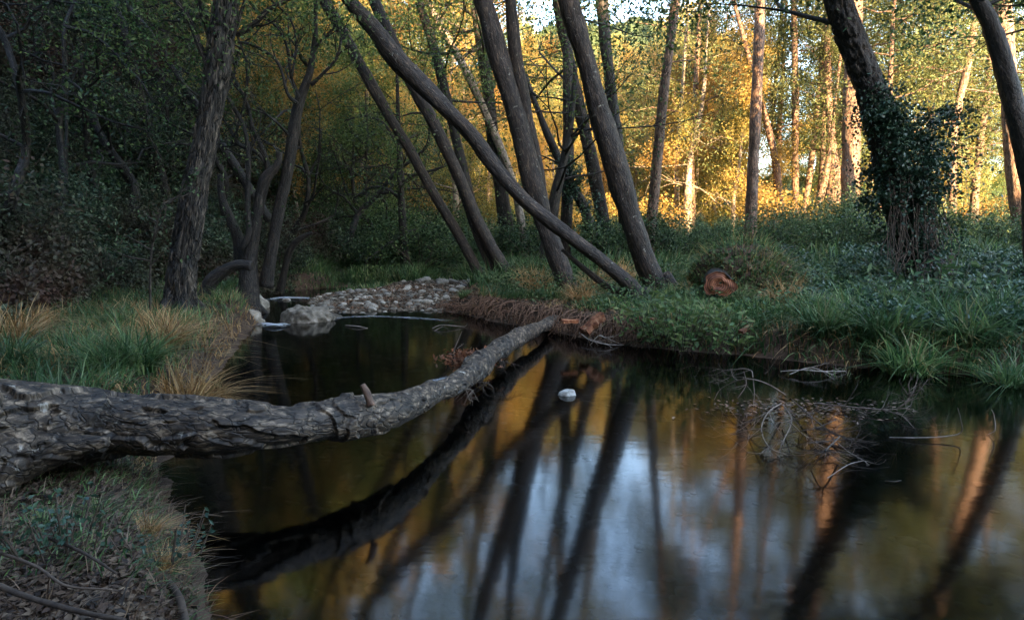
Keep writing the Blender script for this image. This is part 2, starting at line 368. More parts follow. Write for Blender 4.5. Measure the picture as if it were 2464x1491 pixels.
def sdist(X, Y):                       # signed distance to the water outline, + = on land
    d = np.full(X.shape, 1e9); ins = np.zeros(X.shape, bool)
    n = len(WP)
    for i in range(n):
        x0, y0 = WP[i]; x1, y1 = WP[(i + 1) % n]
        ex, ey = x1 - x0, y1 - y0
        t = np.clip(((X - x0) * ex + (Y - y0) * ey) / (ex * ex + ey * ey + 1e-12), 0, 1)
        d = np.minimum(d, np.hypot(X - x0 - t * ex, Y - y0 - t * ey))
        c = ((y0 > Y) != (y1 > Y)) & (X < (x1 - x0) * (Y - y0) / (y1 - y0 + 1e-12) + x0)
        ins ^= c
    return np.where(ins, -d, d)
HB = np.array([(-4.6, -6), (-4.8, 2), (-5.4, 6), (-6.1, 9), (-6.0, 13), (-5.6, 17), (-5.6, 22), (-3.5, 26), (0, 31), (6, 42), (14, 62)])
def hdist(X, Y):                       # distance beyond the foot line of the valley side (positive to its west / north-west)
    d = np.full(X.shape, 1e9); sgn = np.zeros(X.shape)
    for i in range(len(HB) - 1):
        x0, y0 = HB[i]; x1, y1 = HB[i + 1]; ex, ey = x1 - x0, y1 - y0
        t = np.clip(((X - x0) * ex + (Y - y0) * ey) / (ex * ex + ey * ey), 0, 1)
        dd = np.hypot(X - x0 - t * ex, Y - y0 - t * ey)
        s = np.sign(ex * (Y - y0) - ey * (X - x0))
        m = dd < d; sgn = np.where(m, s, sgn); d = np.minimum(d, dd)
    return d * sgn
CREST_A, CREST_B = 23.2, 0.46  # crest line of the added ridge, set by where its shadow falls
def ground_z(X, Y, full=False):
    X = np.asarray(X, float); Y = np.asarray(Y, float); shp = X.shape
    X = X.ravel(); Y = Y.ravel(); sd = sdist(X, Y)
    p2 = np.stack([X, Y, X * 0], 1)
    nz = fbm(p2 * 0.9, 4, 3) - 0.5; nf = fbm(p2 * 4.0, 3, 9) - 0.5
    bar = sstep(10.7, 11.5, Y) * sstep(21, 19.3, Y) * sstep(-5.3, -4.8, X) * sstep(-0.5, -1.2, X)
    left = sstep(-0.3, -2.0, X + 0.10 * Y)
    bank = 0.30 + 0.10 * left * sstep(3.6, 5.0, Y) - 0.13 * left * sstep(4.8, 3.6, Y)
    hb = bank * (1 - bar) + 0.10 * bar
    wid = 0.30 * (1 - bar) + 1.2 * bar
    z = np.where(sd > 0, hb * sstep(-0.02, 1, sd / wid) , -0.45 * sstep(0, 1.1, -sd) - 0.0)
    land = sstep(0.0, 0.8, sd)
    rise = 0.04 * np.clip(sd - 1.0, 0, 22) * sstep(0, 5, X + 2) + 0.012 * np.clip(sd - 1, 0, 30)
    z = z + land * (1 - 0.8 * bar) * (rise + 0.22 * nz) + land * 0.05 * nf + 0.02 * nf
    hd = hdist(X, Y)
    hill = np.clip(hd, 0, None)
    hz = hill * 0.95 * sstep(-0.5, 2.6, hd) + 1.2 * nz * sstep(0.5, 4, hd) + 0.3 * nf * sstep(0, 2, hd)
    hz = 26 * np.tanh(hz / 26)
    z = z + hz
    # mound in the wood, distant rise
    mx, my = G(2040, 585, 0.8)[:2]
    z = z + 0.7 * np.exp(-(((X - 10.0) / 2.2) ** 2 + ((Y - 19.5) / 2.0) ** 2))
    z = z + 7.0 * sstep(45, 85, Y) * sstep(-4, 8, X) * (0.8 + 0.8 * nz)
    # unseen ridge added behind the viewer to keep sun off the foreground
    ub = -(X * SUN_U[0] + Y * SUN_U[1]); wv = X * 0.9165 + Y * 0.40
    crest = np.clip(CREST_A - CREST_B * wv + 3.0 * (vnoise(np.stack([wv * 0.55, wv * 0, wv * 0], 1), 5) - 0.5), 3, 40)
    z = z + crest * sstep(7, 26, ub) * sstep(0, 1, sd / 3)
    if full:
        green = np.clip(sstep(0.5, 1.2, sd + 1.2 * nz) * (1 - bar) * (1 - 0.85 * left * sstep(9, 6, Y)), 0, 1)
        return z.reshape(shp), green.reshape(shp)
    return z.reshape(shp)

n = 860
u = np.linspace(-1, 1, n)
gx = np.sinh(u * 5.2) / np.sinh(5.2) * 150
gy = np.sinh(u * 4.6) / np.sinh(4.6) * 170 + 5.5
# finer rows where the bank is seen at a grazing angle
XX, YY = np.meshgrid(gx, gy)
ZZ, GR = ground_z(XX, YY, True)
V = np.stack([XX, YY, ZZ], -1).reshape(-1, 3)
i = np.arange(n - 1)[:, None] * n; j = np.arange(n - 1)[None, :]
F = np.stack([i + j, i + j + 1, i + n + j + 1, i + n + j], -1).reshape(-1, 4)
props(mesh('ground', V, F, groundmat(), attrs={'green': GR.ravel()}), kind='structure')
wy = np.array([[-9, -4], [17, -4], [17, 19], [-9, 19]])
props(mesh('water', [(x, y, 0.0) for x, y in wy], np.array([[0, 1, 2, 3]]), watermat(), smooth=False), kind='structure')

# scattering helpers
def inview(X, Y, Z, m=60):
    y = Y * cp - (Z - CAMH) * sp; zz = Y * sp + (Z - CAMH) * cp
    px = CX + FOC * X / np.maximum(y, .01); py = CY - FOC * zz / np.maximum(y, .01)
    return (y > 0.3) & (px > -m) & (px < 2464 + m) & (py > -m) & (py < 1491 + m), px, py

# ------------------------------------------------------------------ hand-placed trees
def barkdisp(kind, seed):
    def f(b, r):
        if kind == 'rough':
            q = b * np.array([13, 13, 2.6]); q = q + 2.2 * (np.stack([fbm(b * 5, 3, seed), fbm(b * 5, 3, seed + 1), fbm(b * 4, 3, seed + 2)], 1) - .5)
            f1, f2, c = worley(q, seed); e = np.clip((f2 - f1) * 3, 0, 1)
            e = np.clip((f2 - f1) * 5, 0, 1); return r * (0.19 * e - 0.12 + 0.10 * (c - .5)) + r * 0.25 * (fbm(b * np.array([2, 2, 1.5]), 3, seed + 3) - .5)
        q = b * np.array([11, 11, 2.0]); q = q + 1.2 * (np.stack([fbm(b * 5, 2, seed), fbm(b * 5, 2, seed + 1), fbm(b * 3, 2, seed + 2)], 1) - .5)
        return r * 0.24 * (.5 - np.abs(fbm(q, 4, seed) - .5) * 4) * .5 + r * 0.45 * (fbm(b * np.array([2.4, 2.4, 1.3]), 3, seed + 3) - .5)
    return f
def flare(rad, k=1.35):
    rad = list(rad); rad[0] *= k; return rad
def limb(mb, p, d, L, r, rg, depth, tips, up=0.25, kids=3, n=6, wob=0.35, sides=5, spread=0.9, taper=0.75):
    d = np.asarray(d, float); d /= np.linalg.norm(d)
    pts = [np.asarray(p, float)]; dd = d.copy()
    for k in range(n - 1):
        dd = dd + rg.normal(size=3) * wob * 0.5 + np.array([0, 0, up * 0.25]); dd /= np.linalg.norm(dd)
        pts.append(pts[-1] + dd * L / (n - 1))
    pts = np.array(pts); rad = r * (1 - taper * np.linspace(0, 1, n))
    addtube(mb, pts, rad, sides=sides, cap=False)
    if depth <= 0:
        tips += [pts[-1], pts[-3], pts[-2]]
        return
    for k in range(kids):
        t = rg.uniform(0.3, 1.0); ii = min(n - 1, int(t * (n - 1) + .5))
        nd_ = d + rg.normal(size=3) * spread; nd_[2] += up * .5
        limb(mb, pts[ii], nd_, L * rg.uniform(.45, .7), rad[ii] * .7, rg, depth - 1, tips, up, kids, max(4, n - 1), wob, max(3, sides - 1), spread, taper)
    tips += [pts[-1], pts[-2]]

def pxpts(pts, D, dD=0.0):
    out, rad = [], []
    n = len(pts)
    for k, (x, y, wd) in enumerate(pts):
        d = D + dD * k / max(1, n - 1)
        out.append(P(x, y, d)); rad.append(wd * 0.38 * d / FOC)
    return np.array(out), np.array(rad)
def htree(name, label, D, stems, mat, disp='smooth', crown=None, cat='tree', group=None, dD=0.0, seed=1, sides=28, leafmat_='leaf_mid', limbs=(), root=True):
    """stems: list of pixel polylines (first one from the ground up)"""
    rg = np.random.default_rng(seed)
    b, _ = pxpts(stems[0][:1], D)
    base = b[0].copy(); gz = float(ground_z(np.array([base[0]]), np.array([base[1]]))[0]); base[2] = gz
    root_o = empty(name, base, label, cat, group)
    tips = []
    for si, s in enumerate(stems):
        pts, rad = pxpts(s, D + (0.12 * si), dD)
        mb = MB()
        if si == 0:
            dr = (pts[0] - pts[1]); dr /= abs(dr[2]) + 1e-6
            foot = pts[0] + dr * max(0.0, pts[0][2] - gz + 0.15)
            if pts[0][2] > gz - 0.1:
                pts = np.vstack([foot, pts]); rad = np.concatenate([[rad[0] * 1.35], rad])
            rad[0] *= 1.05
        if si > 0: pts = np.array(pts); 
        L = np.linalg.norm(np.diff(pts, axis=0), axis=1).sum()
        big = rad.max() > 0.07
        nn = int(np.clip(L / (0.045 if disp == 'rough' else 0.07), 10, 220)) if big else int(np.clip(L / 0.15, 6, 60))
        sd_ = sides if big else 8
        if disp == 'rough' and big: sd_ = 56
        addtube(mb, pts, rad, sides=sd_, n=nn, disp=barkdisp(disp, seed + si) if big else (lambda b, r: r * .3 * (fbm(b * 4, 2, seed) - .5)))
        if si == 0 or big:
            if si == 0 and root:      # buttress roots
                for k in range(5):
                    a = k * 1.26 + rg.uniform(0, .8); dv = np.array([math.cos(a), math.sin(a), 0])
                    r0 = rad[1]
                    q = [base + dv * r0 * .3 + [0, 0, r0 * 1.4], base + dv * r0 * 1.1 + [0, 0, r0 * .5], base + dv * r0 * 2.2 + [0, 0, -.08]]
                    addtube(mb, q, [r0 * .45, r0 * .38, r0 * .12], sides=8, n=8)
        if crown and (si == 0 or crown.get('all')):
            for k in range(crown.get('n', 10)):
                t = rg.uniform(*crown.get('t', (.45, 1.0))); ii = min(len(pts) - 2, int(t * (len(pts) - 1)))
                f = rg.uniform(); p = pts[ii] * (1 - f) + pts[ii + 1] * f; rr = rad[ii] * (1 - f) + rad[ii + 1] * f
                a = rg.uniform(0, 2 * math.pi)
                d = np.array([math.cos(a), math.sin(a), rg.uniform(*crown.get('el', (0, .7)))])
                limb(mb, p, d, crown.get('L', 2.0) * rg.uniform(.6, 1.2), max(.012, min(.3 * rr, .05)), rg, crown.get('depth', 2), tips, up=crown.get('up', .2), kids=crown.get('kids', 3))
        mb.build('trunk' if si == 0 else 'stem', M[mat], root_o, origin=base)
    for l in limbs:
        pts, rad = pxpts(l, D + rg.uniform(-.1, .2)); mb = MB()
        addtube(mb, pts, rad, sides=8, n=max(8, 4 * len(pts)), disp=lambda b, r: r * .3 * (fbm(b * 5, 2, seed) - .5))
        if crown and crown.get('twigs'):
            for k in range(crown['twigs']):
                ii = rg.integers(1, len(pts)); d = pts[ii] - pts[ii - 1]
                limb(mb, pts[ii], d / np.linalg.norm(d) + rg.normal(size=3) * .5, crown.get('tl', .8) * rg.uniform(.5, 1), rad[ii] * .5, rg, 1, tips, up=.1, kids=3)
        mb.build('branch', M[mat], root_o, origin=base)
    if crown and tips and crown.get('leaves', 0):
        T = np.array(tips); m = crown['leaves']
        C = T[rg.integers(0, len(T), m)] + rg.normal(size=(m, 3)) * crown.get('r', .28)
        V, F = leaves(C, crown.get('ls', .07), crown.get('ls', .07) * .5, rg, up=.3)
        mesh('crown', V - base, F, M[leafmat_], root_o, smooth=False)
    return root_o

def zt(x, y, d=0.4): return DG(y, d)
# sparse crown above the frame for the leaning alders
CR = dict(n=12, t=(.80, 1.0), L=3.1, depth=2, kids=3, leaves=10000, r=.34, ls=.10, el=(.15, 1.0))
def up(pts, k=3, sx=None):            # carries a trunk on above the top of the picture
    (x0, y0, w0), (x1, y1, w1) = pts[-2], pts[-1]
    s = (x1 - x0) / (y1 - y0 + 1e-6); pts = list(pts)
    for i in range(1, k + 1):
        y = y1 - 170 * i; pts.append((x1 + s * (-170 * i) * .8, y, max(8, w1 * (1 - .23 * i))))
    return pts
LEAN = 'alders leaning over the stream'
htree('leaning_alder', 'leaning grey alder trunk with its foot at the pebble bar, leftmost of the leaning row', DG(672, .3),
      [up([(1162, 676, 34), (1100, 560, 32), (1040, 460, 31), (985, 360, 32), (925, 260, 32), (870, 160, 33), (820, 70, 34), (780, 0, 34)])], 'bark_alder', seed=11, crown=CR, group=LEAN, leafmat_='leaf_mid')
htree('leaning_alder', 'curved leaning alder with twin stems joined at the grassy foot, passing behind the crossing trunk', DG(668, .35),
      [up([(1228, 670, 44), (1160, 555, 36), (1110, 440, 38), (1050, 310, 38), (1000, 220, 38), (940, 90, 36), (900, 0, 34)]),
       [(1196, 668, 34), (1150, 570, 28), (1115, 470, 22), (1085, 400, 16)]], 'bark_alder', seed=12, crown=CR, group=LEAN)
htree('leaning_alder', 'long dark trunk leaning hardest and crossing in front of the other leaning alders', DG(722, .35) ,
      [up([(1545, 722, 62), (1500, 672, 46), (1420, 606, 42), (1340, 545, 44), (1260, 480, 44), (1190, 400, 45), (1130, 320, 47), (1060, 250, 52), (960, 150, 58), (900, 70, 46), (840, 0, 42)]),
       [(1530, 722, 34), (1462, 690, 24), (1410, 650, 19), (1352, 600, 11)]], 'bark_alder', seed=13, crown=CR, group=LEAN)
htree('leaning_alder', 'stout reddish barked alder standing in dry grass behind the crossing trunk', DG(705, .35),
      [up([(1368, 700, 66), (1328, 590, 60), (1290, 470, 62), (1248, 300, 60), (1212, 180, 62), (1180, 60, 58), (1162, 0, 56)]),
       up([(1312, 520, 40), (1292, 400, 42), (1268, 280, 40), (1244, 160, 38), (1228, 0, 34)])], 'bark_alder', seed=14, crown=CR, group=LEAN)
htree('leaning_alder', 'thickest leaning alder with pale flecked bark, nearest the water beside the forked foot', DG(708, .35),
      [up([(1592, 705, 84), (1556, 640, 74), (1520, 530, 68), (1482, 400, 70), (1442, 270, 66), (1410, 150, 62), (1384, 60, 62), (1368, 0, 60)])], 'bark_alder', seed=15, crown=CR, group=LEAN, dD=-.5)
htree('leaning_alder', 'slimmer brown trunk rising between the stout alder and the thickest one', DG(632, .55),
      [up([(1468, 628, 40), (1446, 500, 40), (1422, 380, 38), (1392, 250, 36), (1366, 130, 34), (1342, 0, 32)])], 'bark_alder', seed=16, crown=CR, group=LEAN)
MID = 'trees in the middle of the wood'
C2 = dict(n=13, t=(.4, 1.0), L=3.2, depth=2, kids=3, leaves=12000, r=.35, ls=.10, el=(-.2, .6))
htree('tall_tree', 'shaded trunk with a ribbed double look standing behind the twin stemmed alder', DG(636, .4),
      [up([(1228, 632, 46), (1205, 450, 40), (1186, 330, 38), (1172, 200, 38), (1156, 80, 36), (1142, 0, 34)])], 'bark_dark', seed=21, crown=C2, group=MID)
htree('tall_tree', 'dark slightly leaning trunk seen between the curved alder and the crossing trunk', DG(644, .4),
      [up([(1192, 640, 30), (1142, 520, 30), (1110, 390, 30), (1078, 250, 30), (1045, 120, 28), (1008, 0, 26)])], 'bark_dark', seed=22, crown=C2, group=MID)
htree('tall_tree', 'thin golden lit trunk leaning left high behind the dark leaning trunks', 20.5,
      [up([(1262, 600, 26), (1238, 450, 24), (1180, 300, 22), (1110, 150, 22), (1042, 30, 20)])], 'bark_pale', seed=23, crown=C2, group=MID, leafmat_='leaf_gold')
htree('tall_tree', 'straight grey trunk standing upright between the stout and the thickest alder', 18.0,
      [up([(1362, 600, 34), (1366, 400, 33), (1367, 200, 32), (1362, 0, 30)])], 'bark_alder', seed=24, crown=C2, group=MID)
htree('tall_tree', 'short tapering trunk leaning right into the upright grey trunk', 17.0,
      [[(1315, 600, 44), (1335, 480, 34), (1362, 360, 28), (1378, 250, 20), (1385, 160, 12)]], 'bark_dark', seed=25, crown=dict(C2, leaves=2500), group=MID)
htree('ivy_tree', 'dark trunk leaning left and wrapped in ivy leaves beyond the forked foot', 17.5,
      [[(1440, 604, 30), (1405, 500, 28), (1345, 385, 26), (1300, 280, 20), (1262, 180, 14)]], 'bark_dark', seed=26, crown=dict(n=30, t=(0, .6), L=.35, depth=0, kids=1, leaves=2600, r=.14, ls=.09), group=MID, leafmat_='leaf_ivy')
PN = 'tall pines in the sunlit wood'
CP = dict(n=12, t=(.55, 1.0), L=2.2, depth=1, kids=4, leaves=4500, r=.35, ls=.12, el=(-.25, .3), up=.02)
def pine(label, D, pts, seed, cr=None, mat='bark_pine', **k):
    return htree('pine_tree', label, D, [up(pts, 5)] , mat, seed=seed, crown=cr or CP, group=PN, leafmat_='needle', root=False, **k)
pine('grey brown pine trunk directly behind the top of the thickest alder', 18.5, [(1505, 600, 34), (1492, 400, 34), (1468, 200, 34), (1447, 0, 32)], 31, mat='bark_dark')
pine('reddish pine trunk leaning slightly right beside the open gap of sky', 17, [(1562, 585, 34), (1580, 400, 33), (1600, 200, 30), (1626, 0, 26)], 32)
pine('straight dark red pine trunk standing alone in front of the golden thicket', 19, [(1806, 560, 36), (1812, 400, 34), (1822, 200, 31), (1829, 0, 27)], 33)
pine('slender bright orange pine trunk forking near the top of the view', 28, [(1916, 570, 21), (1913, 400, 20), (1914, 250, 19), (1910, 0, 17)], 34)
pine('slender pine leaning right with a sunlit lower trunk beside the straight slender one', 30, [(1926, 570, 19), (1948, 420, 17), (1968, 240, 15), (1990, 0, 12)], 35)
pine('thickest pine trunk glowing orange beside the dark ivy covered tree', 24, [(2046, 540, 54), (2048, 350, 52), (2052, 160, 50), (2056, 0, 46)], 36)
pine('thin dark pine stem against bright sky next to the straight dark red pine', 32, [(1872, 560, 13), (1860, 300, 13), (1876, 100, 12), (1884, 0, 10)], 37, mat='bark_dark')
pine('pine bent left with a rough sunlit trunk near the straight dark red pine', 27, [(1885, 560, 22), (1868, 400, 20), (1838, 270, 18), (1800, 130, 14), (1765, 0, 11)], 38)
pine('very thin straight pine stem seen high beyond the shoulder of the ivy tree', 30, [(2182, 560, 12), (2180, 240, 10), (2174, 100, 9), (2168, 0, 8)], 39, cr=dict(CP, n=6, leaves=900), mat='bark_dark')
pine('forked pine with dark branches beyond the ivy tree', 25, [(2290, 560, 26), (2292, 400, 24), (2300, 280, 24), (2330, 150, 20), (2352, 0, 16)], 40, cr=dict(CP, n=26, t=(.2, .9), leaves=9000, L=2.6))
pine('sunlit reddish pine trunk partly hidden by the dark trunk at the edge', 19, [(2464, 600, 50), (2440, 380, 48), (2428, 200, 44), (2412, 0, 40)], 41)
pine('broken leaning trunk lit orange at the foot of the woodland mound', 26, [(1945, 560, 22), (1975, 470, 22), (1990, 400, 16), (2000, 330, 9)], 42, cr=dict(CP, leaves=0, n=2))
pine('bushy orange trunk covered with dry creeper beside the thickest pine', 27, [(2006, 560, 50), (2005, 440, 46), (2000, 330, 26), (1992, 200, 20), (1990, 0, 14)], 43)
pine('white lit flaking trunk low in the golden thicket beside the reddish leaning pine', 29, [(1655, 570, 26), (1655, 470, 24), (1662, 380, 17), (1690, 250, 12), (1700, 120, 7)], 44, mat='bark_pale', cr=dict(CP, n=20, t=(.2, .9), leaves=2500))
pine('pale thin trunk rising in the golden thicket beside the white flaking trunk', 31, [(1632, 570, 18), (1628, 420, 16), (1640, 250, 13), (1652, 60, 9)], 45, mat='bark_pale', cr=dict(CP, n=18, t=(.3, .9), leaves=2500))

# the two dark leaning trees of the near wood
ivt = htree('ivy_tree', 'massive dark leaning tree wrapped in ivy with dry vines at its foot', 11.8,
      [up([(2222, 668, 120), (2192, 560, 104), (2150, 420, 98), (2112, 270, 88), (2078, 170, 82), (2042, 80, 80), (2018, 0, 74)], 2)], 'bark_dark', disp='rough', seed=51, crown=dict(CR, n=14, L=3.6, leaves=14000, t=(.7, 1.0)), leafmat_='leaf_dark')
def ivymass(parent, px_list, D, count, seed, ls=.10):
    rg = np.random.default_rng(seed); C = []
    for (x, y, rx, ry, wgt) in px_list:
        k = int(count * wgt); c = P(x, y, D)
        s = D / FOC
        q = rg.normal(size=(k, 3)) * np.array([rx * s * .5, .35, ry * s * .5]); q += (np.stack([fbm((c + q) * 2.2, 3, 5), fbm((c + q) * 2.2, 3, 6), fbm((c + q) * 2.2, 3, 7)], 1) - .5) * .9
        C.append(c + q)
    C = np.concatenate(C); V, F = leaves(C, ls, ls * .75, rg, up=.4)
    base = np.array(parent.location)
    return mesh('ivy', V - base, F, M['leaf_ivy'], parent, smooth=False)
ivymass(ivt, [(2120, 270, 40, 60, .08), (2160, 320, 60, 60, .12), (2215, 330, 80, 40, .08), (2235, 385, 60, 50, .08), (2150, 400, 60, 80, .14), (2200, 430, 60, 80, .12), (2180, 500, 50, 90, .13), (2210, 580, 56, 80, .11), (2140, 480, 30, 70, .05), (2280, 290, 30, 26, .02), (2240, 650, 90, 36, .07)], 11.55, 19000, 52, .062)
mb = MB(); rg = np.random.default_rng(53)
for k in range(46):
    x0 = rg.uniform(2140, 2260); y0 = rg.uniform(420, 540); x1 = x0 + rg.normal() * 25 + 15; 
    q = [P(x0, y0, 11.2), P((x0 + x1) / 2 + rg.normal() * 18, (y0 + 690) / 2, 11.1), P(x1 + rg.normal() * 12, rg.uniform(600, 680), 10.9)]
    addtube(mb, q, [.009, .008, .004], sides=4, n=8, cap=False)
mb.build('dry_vine', M['twig'], ivt, origin=np.array(ivt.location))
htree('leaning_tree', 'dark tree leaning left at the edge, in front of the sunlit reddish pine', 11.0,
      [up([(2490, 600, 60), (2476, 420, 58), (2446, 280, 56), (2412, 150, 52), (2385, 60, 48), (2352, 0, 44)], 2)], 'bark_dark', seed=54, crown=dict(CR, n=12, L=3.4, leaves=12000, t=(.7, 1.0)), leafmat_='leaf_dark')

# left side
big = htree('rough_bark_tree', 'big tree with deeply cracked flaking bark on the bank by the dry grass', 9.0,
      [up([(432, 735, 96), (440, 640, 82), (456, 540, 78), (475, 430, 70), (500, 310, 66), (518, 200, 70), (532, 100, 76), (545, 0, 72)], 3)], 'bark_rough', disp='rough', seed=61,
      crown=dict(CR, n=18, L=3.0, leaves=20000, r=.45, ls=.06, twigs=4, t=(.88,1.0), el=(.2, 1)), leafmat_='leaf_mid',
      limbs=[[(508, 170, 22), (480, 110, 20), (458, 55, 18), (420, 0, 16), (360, -80, 10)], [(515, 110, 26), (495, 50, 22), (478, 0, 20), (460, -80, 12)],
             [(570, 85, 20), (610, 60, 16), (645, 25, 14), (700, -5, 12), (790, -60, 8)], [(480, 235, 8), (440, 200, 6), (400, 150, 5), (350, 90, 3)], [(548, 110, 14), (570, 60, 12), (590, 0, 10)]])
htree('multi_stem_tree', 'dark many stemmed tree with cut stubs and spreading bare branches on the stream bank', 11.6,
      [[(598, 700, 60), (600, 630, 44), (614, 545, 36), (628, 470, 34), (640, 430, 34), (668, 395, 22), (672, 365, 20)],
       up([(640, 690, 40), (655, 600, 38), (668, 520, 36), (690, 420, 34), (706, 320, 34), (720, 245, 30), (745, 175, 22), (758, 90, 15), (760, 0, 12)], 2),
       [(585, 650, 50), (575, 580, 34), (555, 530, 28), (535, 480, 22), (530, 420, 16)]], 'bark_dark', seed=62,
      crown=dict(n=0, leaves=1800, twigs=5, tl=.9, r=.25, ls=.07), leafmat_='leaf_mid',
      limbs=[[(648, 425, 22), (634, 365, 18), (608, 310, 15), (596, 255, 13), (572, 205, 12), (545, 150, 9), (520, 90, 6)],
             [(715, 250, 14), (692, 225, 11), (668, 150, 10), (610, 110, 9), (560, 100, 7)],
             [(748, 205, 14), (775, 180, 11), (810, 140, 10), (822, 90, 7)], [(700, 330, 12), (672, 300, 9), (640, 275, 7), (600, 262, 5)],
             [(722, 240, 12), (700, 180, 10), (690, 110, 9), (660, 60, 7), (610, 20, 5)], [(752, 130, 9), (775, 95, 8), (808, 60, 6), (810, 20, 4)],
             [(640, 430, 15), (640, 395, 15), (615, 365, 14), (575, 348, 12), (556, 315, 10), (550, 300, 9)],
             [(582, 600, 26), (600, 560, 24), (596, 500, 20), (598, 380, 14), (585, 300, 12), (545, 230, 9)],
             [(700, 190, 9), (712, 120, 8), (700, 50, 6), (640, -10, 5)], [(560, 345, 9), (590, 240, 8), (592, 150, 7), (560, 60, 5)]])
mb = MB(); q, r_ = pxpts([(478, 742, 46), (496, 705, 44), (512, 672, 42), (545, 648, 34), (575, 638, 32), (605, 640, 30)], 10.2)
bo = empty('bent_log', q[0], 'dead bent elbow shaped trunk propped between the rough tree and the many stemmed tree', 'log')
addtube(mb, q, r_, sides=20, n=50, disp=barkdisp('smooth', 5)); mb.build('trunk', M['bark_dark'], bo, origin=q[0])
htree('pale_tree', 'pale slim trunk leaning left on the dark slope behind the rough bark tree', 14.5,
      [up([(408, 520, 40), (395, 450, 34), (372, 370, 31), (345, 270, 29), (318, 160, 29), (292, 70, 31), (270, 0, 29)], 2)], 'bark_alder', seed=63, crown=dict(CR, n=8, leaves=2500), leafmat_='leaf_mid',
      limbs=[[(355, 350, 11), (320, 322, 9), (280, 300, 8), (255, 262, 6), (240, 230, 4)]])
htree('curved_snag', 'small dark snag curving over to the side at the far bank', 15.5, [[(684, 655, 20), (692, 618, 20), (708, 588, 19), (732, 568, 14), (752, 560, 9)]], 'bark_dark', seed=64, root=False)
htree('slope_tree', 'dark slanting tree crossing the sunny leaves above the slope', 15,
      [up([(412, 160, 20), (380, 110, 20), (340, 55, 18), (295, 0, 16)], 1), ], 'bark_dark', seed=65, crown=dict(CR, n=5, leaves=900), root=False)
htree('sapling', 'thin upright bare sapling stem in front of the dark slope', 8.0, [[(362, 745, 8), (362, 640, 6), (372, 560, 5), (396, 480, 3)]], 'twig', seed=66, root=False,
      crown=dict(n=7, t=(.3, 1), L=.5, depth=1, kids=2, leaves=160, r=.05, ls=.06), leafmat_='leaf_dark')
htree('lone_tree', 'small dark tree with crooked spreading branches on the grass beyond the pebbles', 20.0,
      [[(975, 636, 30), (970, 560, 26), (966, 480, 22), (962, 380, 17), (958, 280, 13), (955, 170, 9), (950, 60, 6)]], 'bark_dark', seed=67,
      crown=dict(n=16, t=(.2, .95), L=2.4, depth=2, kids=3, leaves=3500, r=.3, ls=.09, el=(-.1, .5)), leafmat_='leaf_mid',
      limbs=[[(966, 480, 12), (930, 455, 10), (890, 452, 8), (850, 478, 5)], [(965, 440, 12), (1000, 420, 10), (1040, 410, 8), (1085, 395, 5)], [(962, 360, 11), (925, 300, 9), (880, 280, 7), (830, 290, 4)]])

# unseen trees added to darken the near bank and the mirrored water
for (x, y, s, hx, hy, zmin, lab) in [(-5.2, 1.2, 71, 2.8, .2, 3.6, 'unseen alder added to shade the near bank, mirrored dark in the water'), (-4.2, -1.6, 72, 1.8, 2.2, 3.4, 'unseen alder added behind the near corner to cut light on the bank'),
                             (-6.9, 7.4, 73, 3.8, .3, 5.2, 'unseen alder added over the pool to block golden reflections'), (12.2, 12.8, 74, -3.0, -.6, 5.7, 'unseen tree added beyond the ivy wrapped tree to darken the mirrored water')]:
    rg = np.random.default_rng(s); z0 = float(ground_z(np.array([x]), np.array([y]))[0]); o = empty('shade_tree', (x, y, z0), lab, 'tree', LEAN)
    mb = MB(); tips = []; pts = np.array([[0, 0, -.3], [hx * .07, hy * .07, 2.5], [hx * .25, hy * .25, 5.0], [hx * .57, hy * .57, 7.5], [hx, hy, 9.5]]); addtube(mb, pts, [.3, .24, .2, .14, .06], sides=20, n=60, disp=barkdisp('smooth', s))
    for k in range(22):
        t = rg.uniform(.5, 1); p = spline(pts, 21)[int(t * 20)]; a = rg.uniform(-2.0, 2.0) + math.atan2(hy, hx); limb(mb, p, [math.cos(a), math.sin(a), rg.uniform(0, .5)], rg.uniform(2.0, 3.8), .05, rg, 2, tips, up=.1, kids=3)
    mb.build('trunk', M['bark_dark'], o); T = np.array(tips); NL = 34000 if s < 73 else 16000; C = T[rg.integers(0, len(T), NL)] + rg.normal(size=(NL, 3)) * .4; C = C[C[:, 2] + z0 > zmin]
    V, F = leaves(C, .12, .07, rg); mesh('crown', V, F, M['leaf_dark'], o, smooth=False)

